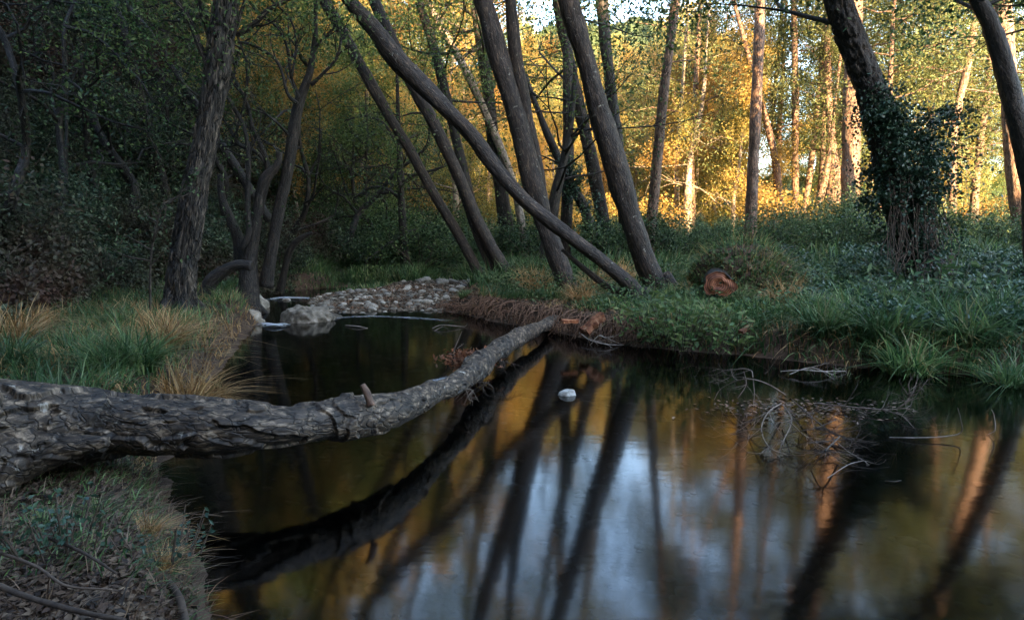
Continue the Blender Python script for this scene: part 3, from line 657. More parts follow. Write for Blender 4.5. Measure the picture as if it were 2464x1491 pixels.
# ------------------------------------------------------------------ wood behind: prototypes and copies
def proto_tree(name, h, trunk_r, leafm, barkm, nleaf, ls, seed, lo=.15, spreadL=.38, depth=3, kids=3, nl=15, pine_=False, lean=.05):
    rg = np.random.default_rng(seed)
    root = bpy.data.objects.new(name, None)
    mb = MB(); tips = []
    n = 9; z = np.linspace(-.4, h, n); off = np.cumsum(rg.normal(size=(n, 2)) * lean * h / n * 1.5, axis=0)
    pts = np.column_stack([off, z]); rad = trunk_r * (1 - .88 * np.linspace(0, 1, n)); rad[0] *= 1.2
    addtube(mb, pts, rad, sides=10, n=30, disp=lambda b, r: r * .25 * (fbm(b * 3, 3, seed) - .5))
    for k in range(nl):
        t = lo + (1 - lo) * (k + rg.uniform(0, 1)) / nl; t = min(t, .98); fi = t * (n - 1); ii = int(fi); f = fi - ii
        p = pts[ii] * (1 - f) + pts[min(ii + 1, n - 1)] * f; a = k * 2.4 + rg.uniform(-.5, .5)
        el = rg.uniform(-.1, .25) if pine_ else rg.uniform(.1, .9)
        L = h * spreadL * (1 - .6 * t if not pine_ else .55 + .3 * math.sin(t * 3.1)) * rg.uniform(.7, 1.15)
        limb(mb, p, [math.cos(a), math.sin(a), el], L, trunk_r * .32 * (1 - .6 * t), rg, depth, tips, up=.02 if pine_ else .25, kids=kids, sides=4, n=5)
    T = np.array(tips)
    m = nleaf; C = T[rg.integers(0, len(T), m)] + rg.normal(size=(m, 3)) * (h * .014 + .08) * (np.array([1, 1, .5]) if pine_ else 1)
    V, F = leaves(C, ls, ls * (.3 if pine_ else .55), rg, up=.35)
    tr = mb.build('trunk', M[barkm]); cr = mesh('crown', V, F, M[leafm], smooth=False)
    col.objects.unlink(tr); col.objects.unlink(cr)
    return (name, tr, cr)
def proto_shrub(name, h, leafm, nleaf, ls, seed, dry=False, stems=9):
    rg = np.random.default_rng(seed); mb = MB(); tips = []
    for k in range(stems):
        a = rg.uniform(0, 6.28); limb(mb, [rg.normal() * h * .12, rg.normal() * h * .12, -.05], [math.cos(a) * .7, math.sin(a) * .7, 1], h * rg.uniform(.6, 1), .012 * h + .004, rg, 1, tips, up=.15, kids=4, sides=3, n=5)
    T = np.array(tips); C = T[rg.integers(0, len(T), nleaf)] + rg.normal(size=(nleaf, 3)) * h * .13
    C[:, 2] = np.abs(C[:, 2])
    V, F = leaves(C, ls, ls * .55, rg, up=.6)
    tr = mb.build('stem', M['twig']); cr = mesh('foliage', V, F, M[leafm], smooth=False)
    col.objects.unlink(tr); col.objects.unlink(cr)
    return (name, tr, cr)
LM = [(-40, 'slope at the edge'), (150, 'shaded hollow'), (345, 'pale slim trunk'), (470, 'rough barked tree'), (640, 'many stemmed tree'), (830, 'curved dark snag'), (965, 'small crooked tree'), (1120, 'twin stemmed alder'), (1290, 'stout reddish alder'),
      (1480, 'thickest leaning alder'), (1585, 'reddish leaning pine'), (1700, 'white flaking trunk'), (1812, 'straight dark red pine'), (1915, 'bright orange forked pine'), (2045, 'thickest orange pine'), (2180, 'ivy covered leaning tree'), (2310, 'dark forked pine'), (2450, 'reddish pine at the edge')]
def near_lm(x, y): 
    px = CX + FOC * x / y; return min(LM, key=lambda l: abs(l[0] - px))[1]
def place(proto, x, y, s, rz, label, cat, group, mat=None, tilt=(0, 0), z=None):
    name, a, b = proto
    far = 'close' if y < 30 else 'well' if y < 43 else 'far'
    label = label.replace('@F', far + ' behind the ' + near_lm(x, y)).replace('@B', ('just behind' if y > 21 else 'by') + ' the ' + near_lm(x, y))
    z = float(ground_z(np.array([x]), np.array([y]))[0]) if z is None else z
    r = bpy.data.objects.new(name, None); col.objects.link(r); r.location = (x, y, z); r.rotation_euler = (tilt[0], tilt[1], rz); r.scale = (s, s, s)
    props(r, label, cat, group)
    for q in (a, b):
        c = q.copy(); col.objects.link(c); c.parent = r
    return r
print('protos')
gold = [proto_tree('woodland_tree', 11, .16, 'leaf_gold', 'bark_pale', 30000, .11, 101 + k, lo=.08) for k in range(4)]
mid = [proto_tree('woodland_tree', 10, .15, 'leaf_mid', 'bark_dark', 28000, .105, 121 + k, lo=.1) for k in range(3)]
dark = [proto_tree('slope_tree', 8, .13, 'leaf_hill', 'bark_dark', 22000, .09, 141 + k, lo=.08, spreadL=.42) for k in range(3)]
pineP = [proto_tree('pine_tree', 17, .2, 'needle', 'bark_pine', 26000, .17, 161 + k, lo=.28, spreadL=.24, depth=2, kids=4, nl=26, pine_=True, lean=.02) for k in range(2)]
shr_d = [proto_shrub('shrub', 1.0, 'leaf_dark', 2600, .07, 181 + k) for k in range(3)]
shr_g = [proto_shrub('shrub', 1.0, 'leaf_gold', 2200, .08, 191 + k) for k in range(2)]
shr_h = [proto_shrub('shrub', 1.0, 'leaf_hill', 2600, .06, 196 + k) for k in range(2)]
rg = np.random.default_rng(77)
placed = []
def try_place(x, y, dmin):
    for (a, b) in placed:
        if (a - x) ** 2 + (b - y) ** 2 < dmin ** 2: return False
    placed.append((x, y)); return True
cnt = 0
# sunlit wood
for k in range(900):
    y = rg.uniform(25, 62); px = rg.uniform(560, 2620); x = (px - CX) / FOC * y
    if 1450 < px < 1640: continue
    if 1080 < px < 1340 and y < 48 and rg.uniform() < .65: continue
    if 1600 < px < 1760 and y < 36 and rg.uniform() < .4: continue
    if cnt >= 96: break
    if not try_place(x, y, 2.3): continue
    isp = px > 1560 and rg.uniform() < .55
    if isp: place(pineP[k % 2], x, y, rg.uniform(.7, 1.05), rg.uniform(0, 6.28), 'tall bare stemmed pine with needle crown @F', 'pine tree', 'pines deep in the wood')
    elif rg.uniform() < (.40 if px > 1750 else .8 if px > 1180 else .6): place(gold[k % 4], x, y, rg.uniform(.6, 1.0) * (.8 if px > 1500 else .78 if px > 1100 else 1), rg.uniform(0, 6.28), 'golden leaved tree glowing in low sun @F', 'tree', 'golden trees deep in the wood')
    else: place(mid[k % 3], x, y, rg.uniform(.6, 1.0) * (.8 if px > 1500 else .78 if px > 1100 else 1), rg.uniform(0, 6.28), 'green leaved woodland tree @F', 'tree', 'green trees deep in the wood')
    cnt += 1
for (px, y, s) in [(1530, 43, .8), (1595, 39, .78), (1655, 45, 1.1), (1715, 37, .95), (1480, 47, .95), (1640, 35, .75), (1560, 50, .85), (1610, 54, .9)]:
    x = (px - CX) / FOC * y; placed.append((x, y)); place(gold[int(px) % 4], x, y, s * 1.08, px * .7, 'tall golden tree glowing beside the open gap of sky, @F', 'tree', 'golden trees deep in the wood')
# bare crooked trees on the shaded side
bare = []
for k in range(3):
    rg2 = np.random.default_rng(210 + k); mb = MB(); tp = []; pts = np.cumsum(np.vstack([[0, 0, -.3], rg2.normal(size=(7, 3)) * [.22, .22, .1] + [0, 0, .75]]), axis=0)
    addtube(mb, pts, .10 * (1 - .8 * np.linspace(0, 1, 8)), sides=10, n=30, disp=lambda b, r: r * .4 * (fbm(b * 5, 2, 3) - .5))
    for j in range(9): limb(mb, pts[rg2.integers(2, 8)], [rg2.normal(), rg2.normal(), rg2.uniform(-.2, .8)], rg2.uniform(1.5, 3), .035, rg2, 3, tp, up=.12, kids=3, sides=5, n=7, wob=.75, spread=.8)
    T = np.array(tp); C = T[rg2.integers(0, len(T), 2200)] + rg2.normal(size=(2200, 3)) * .12; V, F = leaves(C, .07, .04, rg2)
    tr = mb.build('trunk', M['bark_dark']); cr = mesh('crown', V, F, M['leaf_dark'], smooth=False); col.objects.unlink(tr); col.objects.unlink(cr); bare.append(('crooked_tree', tr, cr))
for k, (px, y, s) in enumerate([(60, 9.5, .9), (190, 11, 1.0), (300, 13, 1.1), (560, 15, 1.0), (700, 17.5, 1.1), (840, 21, 1.2), (120, 14, 1.2), (890, 24, 1.2), (500, 19, 1.2)]):
    place(bare[k % 3], (px - CX) / FOC * y, y, s, k * 1.3, 'thin crooked tree with arching forked branches @B' if y < 21 else 'crooked bare branched tree on the far slope foot @F', 'tree', 'crooked trees on the shaded slope', tilt=(0, .12 * (k % 3)))
# valley side
cnt = 0
for k in range(900):
    y = rg.uniform(11, 34); px = rg.uniform(-150, 900); x = (px - CX) / FOC * y
    if px > 430 and y < 21: continue
    hd = float(hdist(np.array([x]), np.array([y]))[0])
    if hd < 1.0: continue
    if y < 14 and px > 250: continue
    if not try_place(x, y, 1.9): continue
    up_ = y > 24
    place((gold[k % 4] if rg.uniform() < .6 else mid[k % 3]) if up_ or px > 430 else dark[k % 3], x, y, rg.uniform(.45, .8), rg.uniform(0, 6.28), 'shaggy tree on the steep valley side @B' , 'tree', 'trees on the valley side', tilt=(0, rg.uniform(0, .3)))
    cnt += 1
    if cnt >= 44: break
print('valley', cnt)
# shrubs
def shrubs(N, yr, pxr, protos, sr, label, group, cond=None, dmin=.8):
    c = 0
    for k in range(N * 12):
        y = rg.uniform(*yr); px = rg.uniform(*pxr); x = (px - CX) / FOC * y
        if cond and not cond(x, y): continue
        if not try_place(x, y, dmin): continue
        place(protos[k % len(protos)], x, y, rg.uniform(*sr), rg.uniform(0, 6.28), label, 'shrub', group); c += 1
        if c >= N: break
H = lambda x, y: float(hdist(np.array([x]), np.array([y]))[0])
S = lambda x, y: float(sdist(np.array([x]), np.array([y]))[0])
shrubs(46, (16.5, 25), (1380, 2500), shr_d, (.6, 1.2), 'low dark green bush at the wood edge @B', 'bushes at the edge of the wood', lambda x, y: H(x, y) < 0)
shrubs(30, (24, 40), (1200, 2500), shr_g, (1.0, 2.2), 'golden green sunlit bush @F', 'sunlit bushes under the pines', lambda x, y: H(x, y) < 0)
shrubs(26, (19, 28), (640, 1300), shr_d, (.8, 1.8), 'dark rounded bush at the foot of the slope @B', 'bushes beyond the pebble bar', lambda x, y: S(x, y) > 2.5)
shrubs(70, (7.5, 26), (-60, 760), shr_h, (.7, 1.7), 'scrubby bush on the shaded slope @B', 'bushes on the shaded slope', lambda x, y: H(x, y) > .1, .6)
# ------------------------------------------------------------------ fallen log bridging the stream
LOGPX = [(-420, 1050, 310, .50), (-150, 1045, 255, .48), (0, 1034, 212, .46), (200, 1019, 166, .44), (400, 1022, 148, .42), (560, 1028, 134, .40), (700, 1022, 106, .38),
         (880, 1000, 84, .34), (965, 980, 76, .31), (1040, 944, 62, .28), (1095, 924, 56, .25), (1160, 872, 50, .22), (1235, 818, 36, .20), (1312, 782, 28, .16), (1352, 762, 26, .08)]
q = np.array([G(x, y, z_) for x, y, w_, z_ in LOGPX]); r_ = np.array([w_ * .47 * p_[1] / FOC for (x, y, w_, z_), p_ in zip(LOGPX, q)])
print('log', q[[0, 2, 6, 9, 12]].round(2).tolist(), r_.round(2).tolist())
def logdisp(b, r):
    q = b * np.array([3.2, 3.2, 1.5])
    wq = q + 0.9 * (np.stack([fbm(b * 2.2, 3, 1), fbm(b * 2.2, 3, 2), fbm(b * 2.2, 3, 3)], 1) - .5)
    h = fbm(wq, 5, 4) * 7.0
    fr = h - np.floor(h); terr = (np.floor(h) + sstep(0.0, 0.16, fr)) / 7.0 + fr * 0.012
    f1, f2, c = worley(b * np.array([16, 16, 7]) + 1.2 * fbm(b * 6, 3, 8)[:, None], 12)
    lip = 0.004 * np.clip(1 - fr / 0.35, 0, 1) * (fr > .1)
    return r * (1.15 * (terr - .5)) + lip * 1.2 + 0.004 * np.clip((f2 - f1) * 4, 0, 1) + r * .55 * (fbm(b * 2.2, 3, 21) - .5) + 0.004 * (fbm(b * 24, 3, 31) - .5)
lg = empty('fallen_log', G(600, 1032, .4) * [1, 1, 0], 'large fallen trunk with peeling grey bark lying across the stream', 'log')
lb = np.array(lg.location)
mb = MB(); addtube(mb, q, r_, sides=300, n=1500, disp=logdisp); mb.build('trunk', M['bark_log'], lg, origin=lb)
# second butt leg dropping down under the near end
mb = MB(); q2 = np.array([G(260, 1062, .40), G(90, 1085, .36), G(-60, 1135, .3), G(-260, 1230, .2)]); addtube(mb, q2, [.03, .10, .14, .16], sides=90, n=160, disp=logdisp)
mb.build('lower_limb', M['bark_log'], lg, origin=lb)
mb = MB(); s0 = G(893, 975, .44); addtube(mb, [s0, s0 + [-.02, 0, .07], s0 + [-.05, 0, .13]], [.026, .023, .018], sides=12, n=10, disp=lambda b, r: r * .3 * (fbm(b * 30, 2, 3) - .5)); mb.build('stub', M['bark_pine'], lg, origin=lb)
mb = MB(); rg = np.random.default_rng(31)     # hanging rootlets under the log
for (x, y, D, k) in [(1130, 950, DG(950, .15), 16), (1215, 880, DG(880, .15), 9), (1160, 930, DG(930, .15), 12)]:
    mb = MB()
    for i_ in range(k):
        p = P(x + rg.normal() * 12, y - 12, D); e = P(x + rg.normal() * 28, y + rg.uniform(0, 26), D)
        addtube(mb, [p, (p + e) / 2 + rg.normal(size=3) * .022, e], [.004, .003, .0015], sides=4, n=6, cap=False)
    mb.build('rootlet', M['twig'], lg, origin=lb)
# reddish debris caught behind the log
dc = G(1128, 878, .12)
dz = empty('leaf_debris', dc, 'clump of curled red brown leaves caught against the fallen trunk', 'debris')
rg = np.random.default_rng(32); C = rg.normal(size=(800, 3)) * np.array([.11, .07, .05]) + dc + [0, 0, .05]; C[:, 2] = np.maximum(C[:, 2], .01)
V, F = leaves(C, .05, .03, rg, up=.1); mesh('leaves', V - dc, F, M['leaf_rust'], dz, smooth=False)
mb = MB()
for pl in ([(1095, 868, 4), (1092, 845, 4), (1104, 815, 3), (1112, 796, 2)], [(1100, 838, 3), (1116, 826, 2)], [(1160, 850, 3), (1185, 822, 3), (1195, 815, 2)], [(1120, 850, 3), (1135, 835, 2)]):
    a, b = pxpts(pl, dc[1] + .1); addtube(mb, a, b, sides=5, n=8, cap=False)
mb.build('twig', M['twig_pale'], dz, origin=dc)

# ------------------------------------------------------------------ stones
def rock_mesh(seed, sub=3, flat=.55, rough=.22, fine=0.05):
    import bmesh
    bm = bmesh.new(); bmesh.ops.create_icosphere(bm, subdivisions=sub, radius=1.0)
    V = np.array([v.co[:] for v in bm.verts]); F = np.array([[v.index for v in f.verts] for f in bm.faces]); bm.free()
    rg = np.random.default_rng(seed)
    d = 1 + rough * 2 * (fbm(V * 1.1 + seed * 3.7, 3, seed) - .5) + fine * 2 * (fbm(V * 5 + seed, 3, seed + 1) - .5)
    V = V * d[:, None]
    for k in range(5):                                  # knock flat facets on it
        nrm = rg.normal(size=3); nrm /= np.linalg.norm(nrm); c = .72 + rg.uniform(0, .18)
        t = V @ nrm - c; V = V - np.clip(t, 0, None)[:, None] * nrm * .85
    V = V * np.array([1, rg.uniform(.65, .95), flat * rg.uniform(.75, 1.2)])
    return V, F
stones = []
for k in range(10):
    V, F = rock_mesh(300 + k); o = mesh('river_stone', V, F, M['stone']); col.objects.unlink(o); stones.append(o)
rg = np.random.default_rng(41); nst = 0
SG = 'pale river stones on the pebble bar'
def stone(x, y, s, label='rounded pale river stone lying on the pebble bar', group=SG, mat=None, z=None, k=None):
    o = stones[rg.integers(0, 10) if k is None else k].copy(); col.objects.link(o)
    zz = float(ground_z(np.array([x]), np.array([y]))[0]) if z is None else z
    o.location = (x, y, zz + s * .22); o.scale = (s, s, s); o.rotation_euler = (rg.normal() * .15, rg.normal() * .15, rg.uniform(0, 6.28))
    return props(o, label, 'stone', group)
spts = []
def inbar(px, py):
    # outline of the pebble bar in the photo
    top = np.interp(px, [740, 800, 900, 1000, 1150], [716, 700, 688, 672, 660]); bot = np.interp(px, [740, 800, 870, 1060, 1100, 1160], [728, 748, 752, 747, 710, 676])
    return (py > top) & (py < bot) & (px > 742) & (px < 1160)
tries = 0
while nst < 290 and tries < 60000:
    tries += 1
    px, py = rg.uniform(742, 1160), rg.uniform(660, 752)
    if not inbar(px, py): continue
    g = G(px, py, .06)
    s = float(np.clip(rg.lognormal(-2.75, .36), .04, .12))
    if any((a - g[0]) ** 2 + (b - g[1]) ** 2 < (.62 * (s + t)) ** 2 for a, b, t in spts): continue
    spts.append((g[0], g[1], s)); stone(g[0], g[1], s); nst += 1
print('stones', nst)
for (px, py, s, lab) in [(1355-4, 0, 0, '')][:0]: pass
for (px, py, s, lab) in [(778, 751, .12, 'low pale stone half sunk at the tip of the pebble bar'), (868, 752, .14, 'flat pale stone in the water just off the pebble bar'), (952, 748, .15, 'broad pale stone at the water edge of the pebble bar'),
                         (893, 740, .16, 'angular grey stone at the water edge behind the flat pale stone'), (1026, 683, .17, 'large round pale stone standing highest on the pebble bar'), (1064, 690, .18, 'wide pale stone beside the highest stone of the bar')]:
    g = G(px, py, .03); stone(g[0], g[1], s, lab, None)
# small gravel between them
mb = MB(); V0, F0 = rock_mesh(400, 1, .6, .2, 0)
N = 8000; px = rg.uniform(700, 1180, N); py = rg.uniform(656, 760, N); ok = inbar(px, py); gpt = np.array([G(a, b, .05) for a, b in zip(px[ok], py[ok])])
zg = ground_z(gpt[:, 0], gpt[:, 1]); s = np.clip(rg.lognormal(-3.3, .45, len(gpt)), .015, .065)
VV = (V0[None] * s[:, None, None]); a = rg.uniform(0, 6.28, len(gpt)); ca, sa = np.cos(a)[:, None], np.sin(a)[:, None]
VV = np.stack([VV[..., 0] * ca - VV[..., 1] * sa, VV[..., 0] * sa + VV[..., 1] * ca, VV[..., 2]], -1) + np.column_stack([gpt[:, :2], zg + .01])[:, None, :]
FF = (F0[None] + (np.arange(len(gpt)) * len(V0))[:, None, None]).reshape(-1, 3)
props(mesh('gravel', VV.reshape(-1, 3), FF, M['gravel']), 'small pebbles and gravel filling the gaps between river stones', 'gravel', kind='stuff')
# stream bed stones (seen through the shallow water)
N = 2600; X = rg.uniform(-4, 7, N); Y = rg.uniform(2, 12, N); sd = sdist(X, Y); k = sd < -.15; X, Y = X[k], Y[k]; zg = ground_z(X, Y)
s = np.clip(rg.lognormal(-2.9, .45, len(X)), .02, .16); a = rg.uniform(0, 6.28, len(X)); ca, sa = np.cos(a)[:, None], np.sin(a)[:, None]
VV = V0[None] * s[:, None, None]; VV = np.stack([VV[..., 0] * ca - VV[..., 1] * sa, VV[..., 0] * sa + VV[..., 1] * ca, VV[..., 2] * .3], -1) + np.column_stack([X, Y, zg])[:, None, :]
FF = (F0[None] + (np.arange(len(X)) * len(V0))[:, None, None]).reshape(-1, 3)
props(mesh('streambed_gravel', VV.reshape(-1, 3), FF, M['stone_dark']), 'dark stones on the stream bed under shallow water', 'gravel', kind='stuff')
def rock(name, px, py, sx, sy, sz, label, mat, seed, rough=.3, sub=5, z=0.0, fine=.08):
    V, F = rock_mesh(seed, sub, 1.0, rough, fine); g = G(px, py, z)
    V = V * [sx, sy, sz]; V[:, 2] += .02 * 0
    if fine > .1: V[:, 2] += .25 * sz * (fbm(V * 6, 4, seed) - .5) * 2
    o = mesh(name, V, F, M[mat]); o.location = g; return props(o, label, 'rock')
rock('boulder', 738, 772, .42, .34, .30, 'lumpy brown boulder standing in the stream by the little rapids', 'stone_dark', 411, .45, 5, 0.0, .16)
rock('boulder', 800, 762, .16, .2, .07, 'low grey rock slab trailing behind the brown boulder', 'stone_dark', 412, .3, 4)
rock('rock', 1366, 950,   .085, .07, .06, 'small white rock poking out of the dark water', 'stone_white', 413, .25, 4, fine=.05)
rock('boulder', 600, 735, .35, .4, .25, 'grey bank rock beside the narrow rapids', 'stone_dark', 414, .4, 4, 0.05, .14)
rock('boulder', 596, 775, .28, .34, .26, 'mossy bank rock under the many stemmed tree', 'stone_dark', 415, .4, 4, 0.0, .14)
rock('rock', 690, 722, .1, .08, .06, 'small dark rock splitting the far rapids', 'stone_dark', 416, .3, 3)

# white water
def foammat():
    m, t, out = newmat('foam')
    tc = nd(t, 'ShaderNodeTexCoord'); mp = nd(t, 'ShaderNodeMapping'); mp.inputs['Scale'].default_value = (1.5, 14, 1); t.links.new(tc.outputs['Object'], mp.inputs[0])
    nz = nd(t, 'ShaderNodeTexNoise', Scale=1.2, Detail=3.0); t.links.new(mp.outputs[0], nz.inputs['Vector'])
    at = nd(t, 'ShaderNodeAttribute', attribute_name='fade')
    r = ramp(t, nz.outputs[0], [(0.25, (0, 0, 0)), (0.6, (1, 1, 1))])
    mu = nd(t, 'ShaderNodeMath', operation='MULTIPLY'); t.links.new(r.outputs[0], mu.inputs[0]); t.links.new(at.outputs['Fac'], mu.inputs[1])
    d = nd(t, 'ShaderNodeBsdfDiffuse'); d.inputs[0].default_value = (.75, .78, .8, 1); tr = nd(t, 'ShaderNodeBsdfTransparent')
    mx = nd(t, 'ShaderNodeMixShader'); t.links.new(mu.outputs[0], mx.inputs[0]); t.links.new(tr.outputs[0], mx.inputs[1]); t.links.new(d.outputs[0], mx.inputs[2])
    t.links.new(mx.outputs[0], out.inputs[0]); return m
FM = foammat()
def foam(pts, half, label, bump=.02, strength=1.0):
    c = spline(np.array([list(G(x, y, .006)[:2]) for x, y in pts]), 40); n1, n2 = 40, 14
    V, A = [], []
    tg = np.gradient(c, axis=0); nn = np.stack([-tg[:, 1], tg[:, 0]], 1); nn /= np.linalg.norm(nn, axis=1)[:, None]
    for i_ in range(n1):
        for j_ in range(n2):
            t = j_ / (n2 - 1) * 2 - 1; e = math.sin(math.pi * i_ / (n1 - 1)) ** .5
            p = c[i_] + nn[i_] * t * half; V.append((p[0], p[1], .006 + bump * (1 - t * t) * e)); A.append((1 - t * t) ** 1.5 * e * strength)
    i = np.arange(n1 - 1)[:, None] * n2; j = np.arange(n2 - 1)[None, :]
    F = np.stack([i + j, i + j + 1, i + n2 + j + 1, i + n2 + j], -1).reshape(-1, 4)
    props(mesh('white_water', V, F, FM, attrs={'fade': np.array(A)}), label, 'white water', kind='stuff')
foam([(645, 722), (690, 718), (760, 719)], .25, 'silky white water running over the far rapids', .04, .6)
foam([(625, 778), (660, 786), (690, 780)], .13, 'small white spill beside the brown boulder', .05, .8)
foam([(790, 768), (850, 762), (930, 762), (1010, 766), (1090, 772)], .10, 'long pale streak of smooth current below the pebble bar', .01, .3)
foam([(1095, 905), (1060, 915), (1030, 918)], .10, 'pale ripples behind the leaf clump on the trunk', .01, .5)

# ------------------------------------------------------------------ grass and undergrowth
print('grass')
def scatter(N, yr, cond, rg, pw=1.0, wide=60, xr=None):
    Y = yr[0] + (yr[1] - yr[0]) * rg.uniform(size=N) ** pw
    X = (rg.uniform(-wide, 2464 + wide, N) - CX) / FOC * (Y + .5) if xr is None else (rg.uniform(xr[0], xr[1], N) - CX) / FOC * (Y + .5)
    sd = sdist(X, Y); hd = hdist(X, Y); k = cond(X, Y, sd, hd); return X[k], Y[k], sd[k], hd[k]
def grassfield(name, label, N, yr, cond, hmin, hmax, wid, mat, seed, pw=1.0, clump=.5, lean=.6, xr=None, seg=3, cat='grass'):
    rg = np.random.default_rng(seed); X, Y, sd, hd = scatter(N, yr, cond, rg, pw, xr=xr)
    p = np.stack([X, Y, X * 0], 1); cl = fbm(p * 1.6, 3, seed); keep = rg.uniform(size=len(X)) < sstep(.5 - clump * .35, .55, cl) + .12
    X, Y, cl, sd = X[keep], Y[keep], cl[keep], sd[keep]
    Z = ground_z(X, Y) - .01; n = len(X)
    h = (hmin + (hmax - hmin) * rg.uniform(size=n) ** 1.3) * (.45 + 1.1 * sstep(.3, .7, cl))
    # blades of a tuft lean away from the tuft's centre
    e = .25; gx_ = fbm(np.stack([X + e, Y, X * 0], 1) * 1.6, 2, seed) - fbm(np.stack([X - e, Y, X * 0], 1) * 1.6, 2, seed); gy_ = fbm(np.stack([X, Y + e, X * 0], 1) * 1.6, 2, seed) - fbm(np.stack([X, Y - e, X * 0], 1) * 1.6, 2, seed)
    L = np.stack([-gx_ * 3 + rg.normal(size=n) * .6, -gy_ * 3 + rg.normal(size=n) * .6, np.zeros(n)], 1) * lean
    V, F = blades(np.stack([X, Y, Z], 1), h, L, wid * rg.uniform(.6, 1.4, n), rg, seg)
    return props(mesh(name, V, F, M[mat], smooth=False), label, cat, kind='stuff')
bx, by = G(950, 705)[:2]
notbar = lambda X, Y: ~((Y > DG(755)) & (Y < DG(668, .1)) & (X < (1150 - CX) / FOC * Y) & (X > (690 - CX) / FOC * Y))
CUTG = G(1729, 728, .42)
right = lambda X, Y, sd, hd: (np.hypot((X - CUTG[0]) / .36, (Y - CUTG[1] + .35) / .5) > 1) & (sd > np.where(X > 2.6, .02, .35)) & (X > -1.8 + 0.0 * Y) & (hd < .5) & notbar(X, Y)
grassfield('grass', 'green grass covering the bank under the leaning alders', 170000, (6, 19), right, .08, .25, .020, 'grass', 501, pw=1.0)
grassfield('grass', 'long green grass in the shaded clearing at the wood edge', 80000, (15, 27), lambda X, Y, sd, hd: (sd > .3) & (X > -1) & (hd < .5), .2, .5, .035, 'grass', 502)
grassfield('grass', 'soft grass strip beyond the pebble bar', 60000, (14, 27), lambda X, Y, sd, hd: (sd > .5) & (X <= 0) & (Y > DG(672, .15)) & (hd < 2), .15, .4, .035, 'grass', 503, xr=(600, 1300))
grassfield('grass', 'green bank grass carrying on past the leaning tree at the edge', 40000, (5, 19), right, .1, .35, .025, 'grass', 507, xr=(2480, 3400))
grassfield('dry_grass', 'thin dry grass and rootlets along the eroded bank edge', 40000, (6, 15), lambda X, Y, sd, hd: (sd > .02) & (sd < .9) & (X > -1.9) & notbar(X, Y), .06, .22, .012, 'grass_dry', 504, lean=1.1)
grassfield('grass', 'dark grass on the near bank under the rough bark tree', 20000, (3.9, 11), lambda X, Y, sd, hd: (sd > .15) & (X < -1) & (hd < .6), .06, .26, .011, 'grass', 505, pw=1.1, xr=(-60, 700), clump=.9)
grassfield('dry_grass', 'dry straw among the dark grass of the near bank', 16000, (3.9, 11), lambda X, Y, sd, hd: (sd > .03) & (X < -.9) & (hd < .6), .06, .24, .009, 'grass_dry', 506, pw=1.3, xr=(-60, 700), lean=1.2)
def overhang(name, label, N, yr, cond, h0, h1, wid, mat, seed, xr=None, k=1.0):
    rg = np.random.default_rng(seed); X, Y, sd, hd = scatter(N, yr, cond, rg, 1.0, xr=xr); e = .15
    gx_ = sdist(X + e, Y) - sdist(X - e, Y); gy_ = sdist(X, Y + e) - sdist(X, Y - e); Z = ground_z(X, Y) - .01; n = len(X)
    L = -np.stack([gx_, gy_, X * 0], 1) / (2 * e) * (k * rg.uniform(.2, 1.3, n))[:, None] + rg.normal(size=(n, 3)) * [.35, .35, 0]
    V, F = blades(np.stack([X, Y, Z], 1), h0 + (h1 - h0) * rg.uniform(size=n) ** 1.5, L, wid * rg.uniform(.6, 1.3, n), rg, 4, 1.25)
    return props(mesh(name, V, F, M[mat], smooth=False), label, 'grass', kind='stuff')
overhang('grass', 'long grass drooping over the water along the far bank', 22000, (6, 11.5), lambda X, Y, sd, hd: (sd > .0) & (sd < 1.3) & (X > 1.7), .2, .5, .018, 'grass', 521)
overhang('grass', 'drooping bank grass carrying on along the water past the edge', 8000, (5, 10), lambda X, Y, sd, hd: (sd > .0) & (sd < 1.3), .2, .5, .018, 'grass', 527, xr=(2480, 3400))
overhang('dry_grass', 'dry strands drooping over the water along the far bank', 7000, (6, 11.5), lambda X, Y, sd, hd: (sd > .0) & (sd < .5) & (X > 1.9), .15, .4, .013, 'grass_dry', 522, k=1.3)
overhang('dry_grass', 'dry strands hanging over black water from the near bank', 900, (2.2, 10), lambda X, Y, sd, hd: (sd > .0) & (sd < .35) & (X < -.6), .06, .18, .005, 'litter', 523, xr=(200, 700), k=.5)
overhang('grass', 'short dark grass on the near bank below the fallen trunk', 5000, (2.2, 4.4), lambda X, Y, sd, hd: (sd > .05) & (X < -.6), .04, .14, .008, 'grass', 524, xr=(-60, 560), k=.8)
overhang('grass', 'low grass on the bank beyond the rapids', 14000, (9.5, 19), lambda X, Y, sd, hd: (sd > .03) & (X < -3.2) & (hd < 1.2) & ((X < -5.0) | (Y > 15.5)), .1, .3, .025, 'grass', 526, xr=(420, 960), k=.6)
overhang('twigs', 'litter of thin dead twigs on the near bank below the fallen trunk', 2600, (1.9, 4.4), lambda X, Y, sd, hd: (sd > .0) & (X < -.4), .06, .22, .006, 'litter_shade_wet', 525, xr=(-60, 560), k=.9)  # twig colour carries painted shade
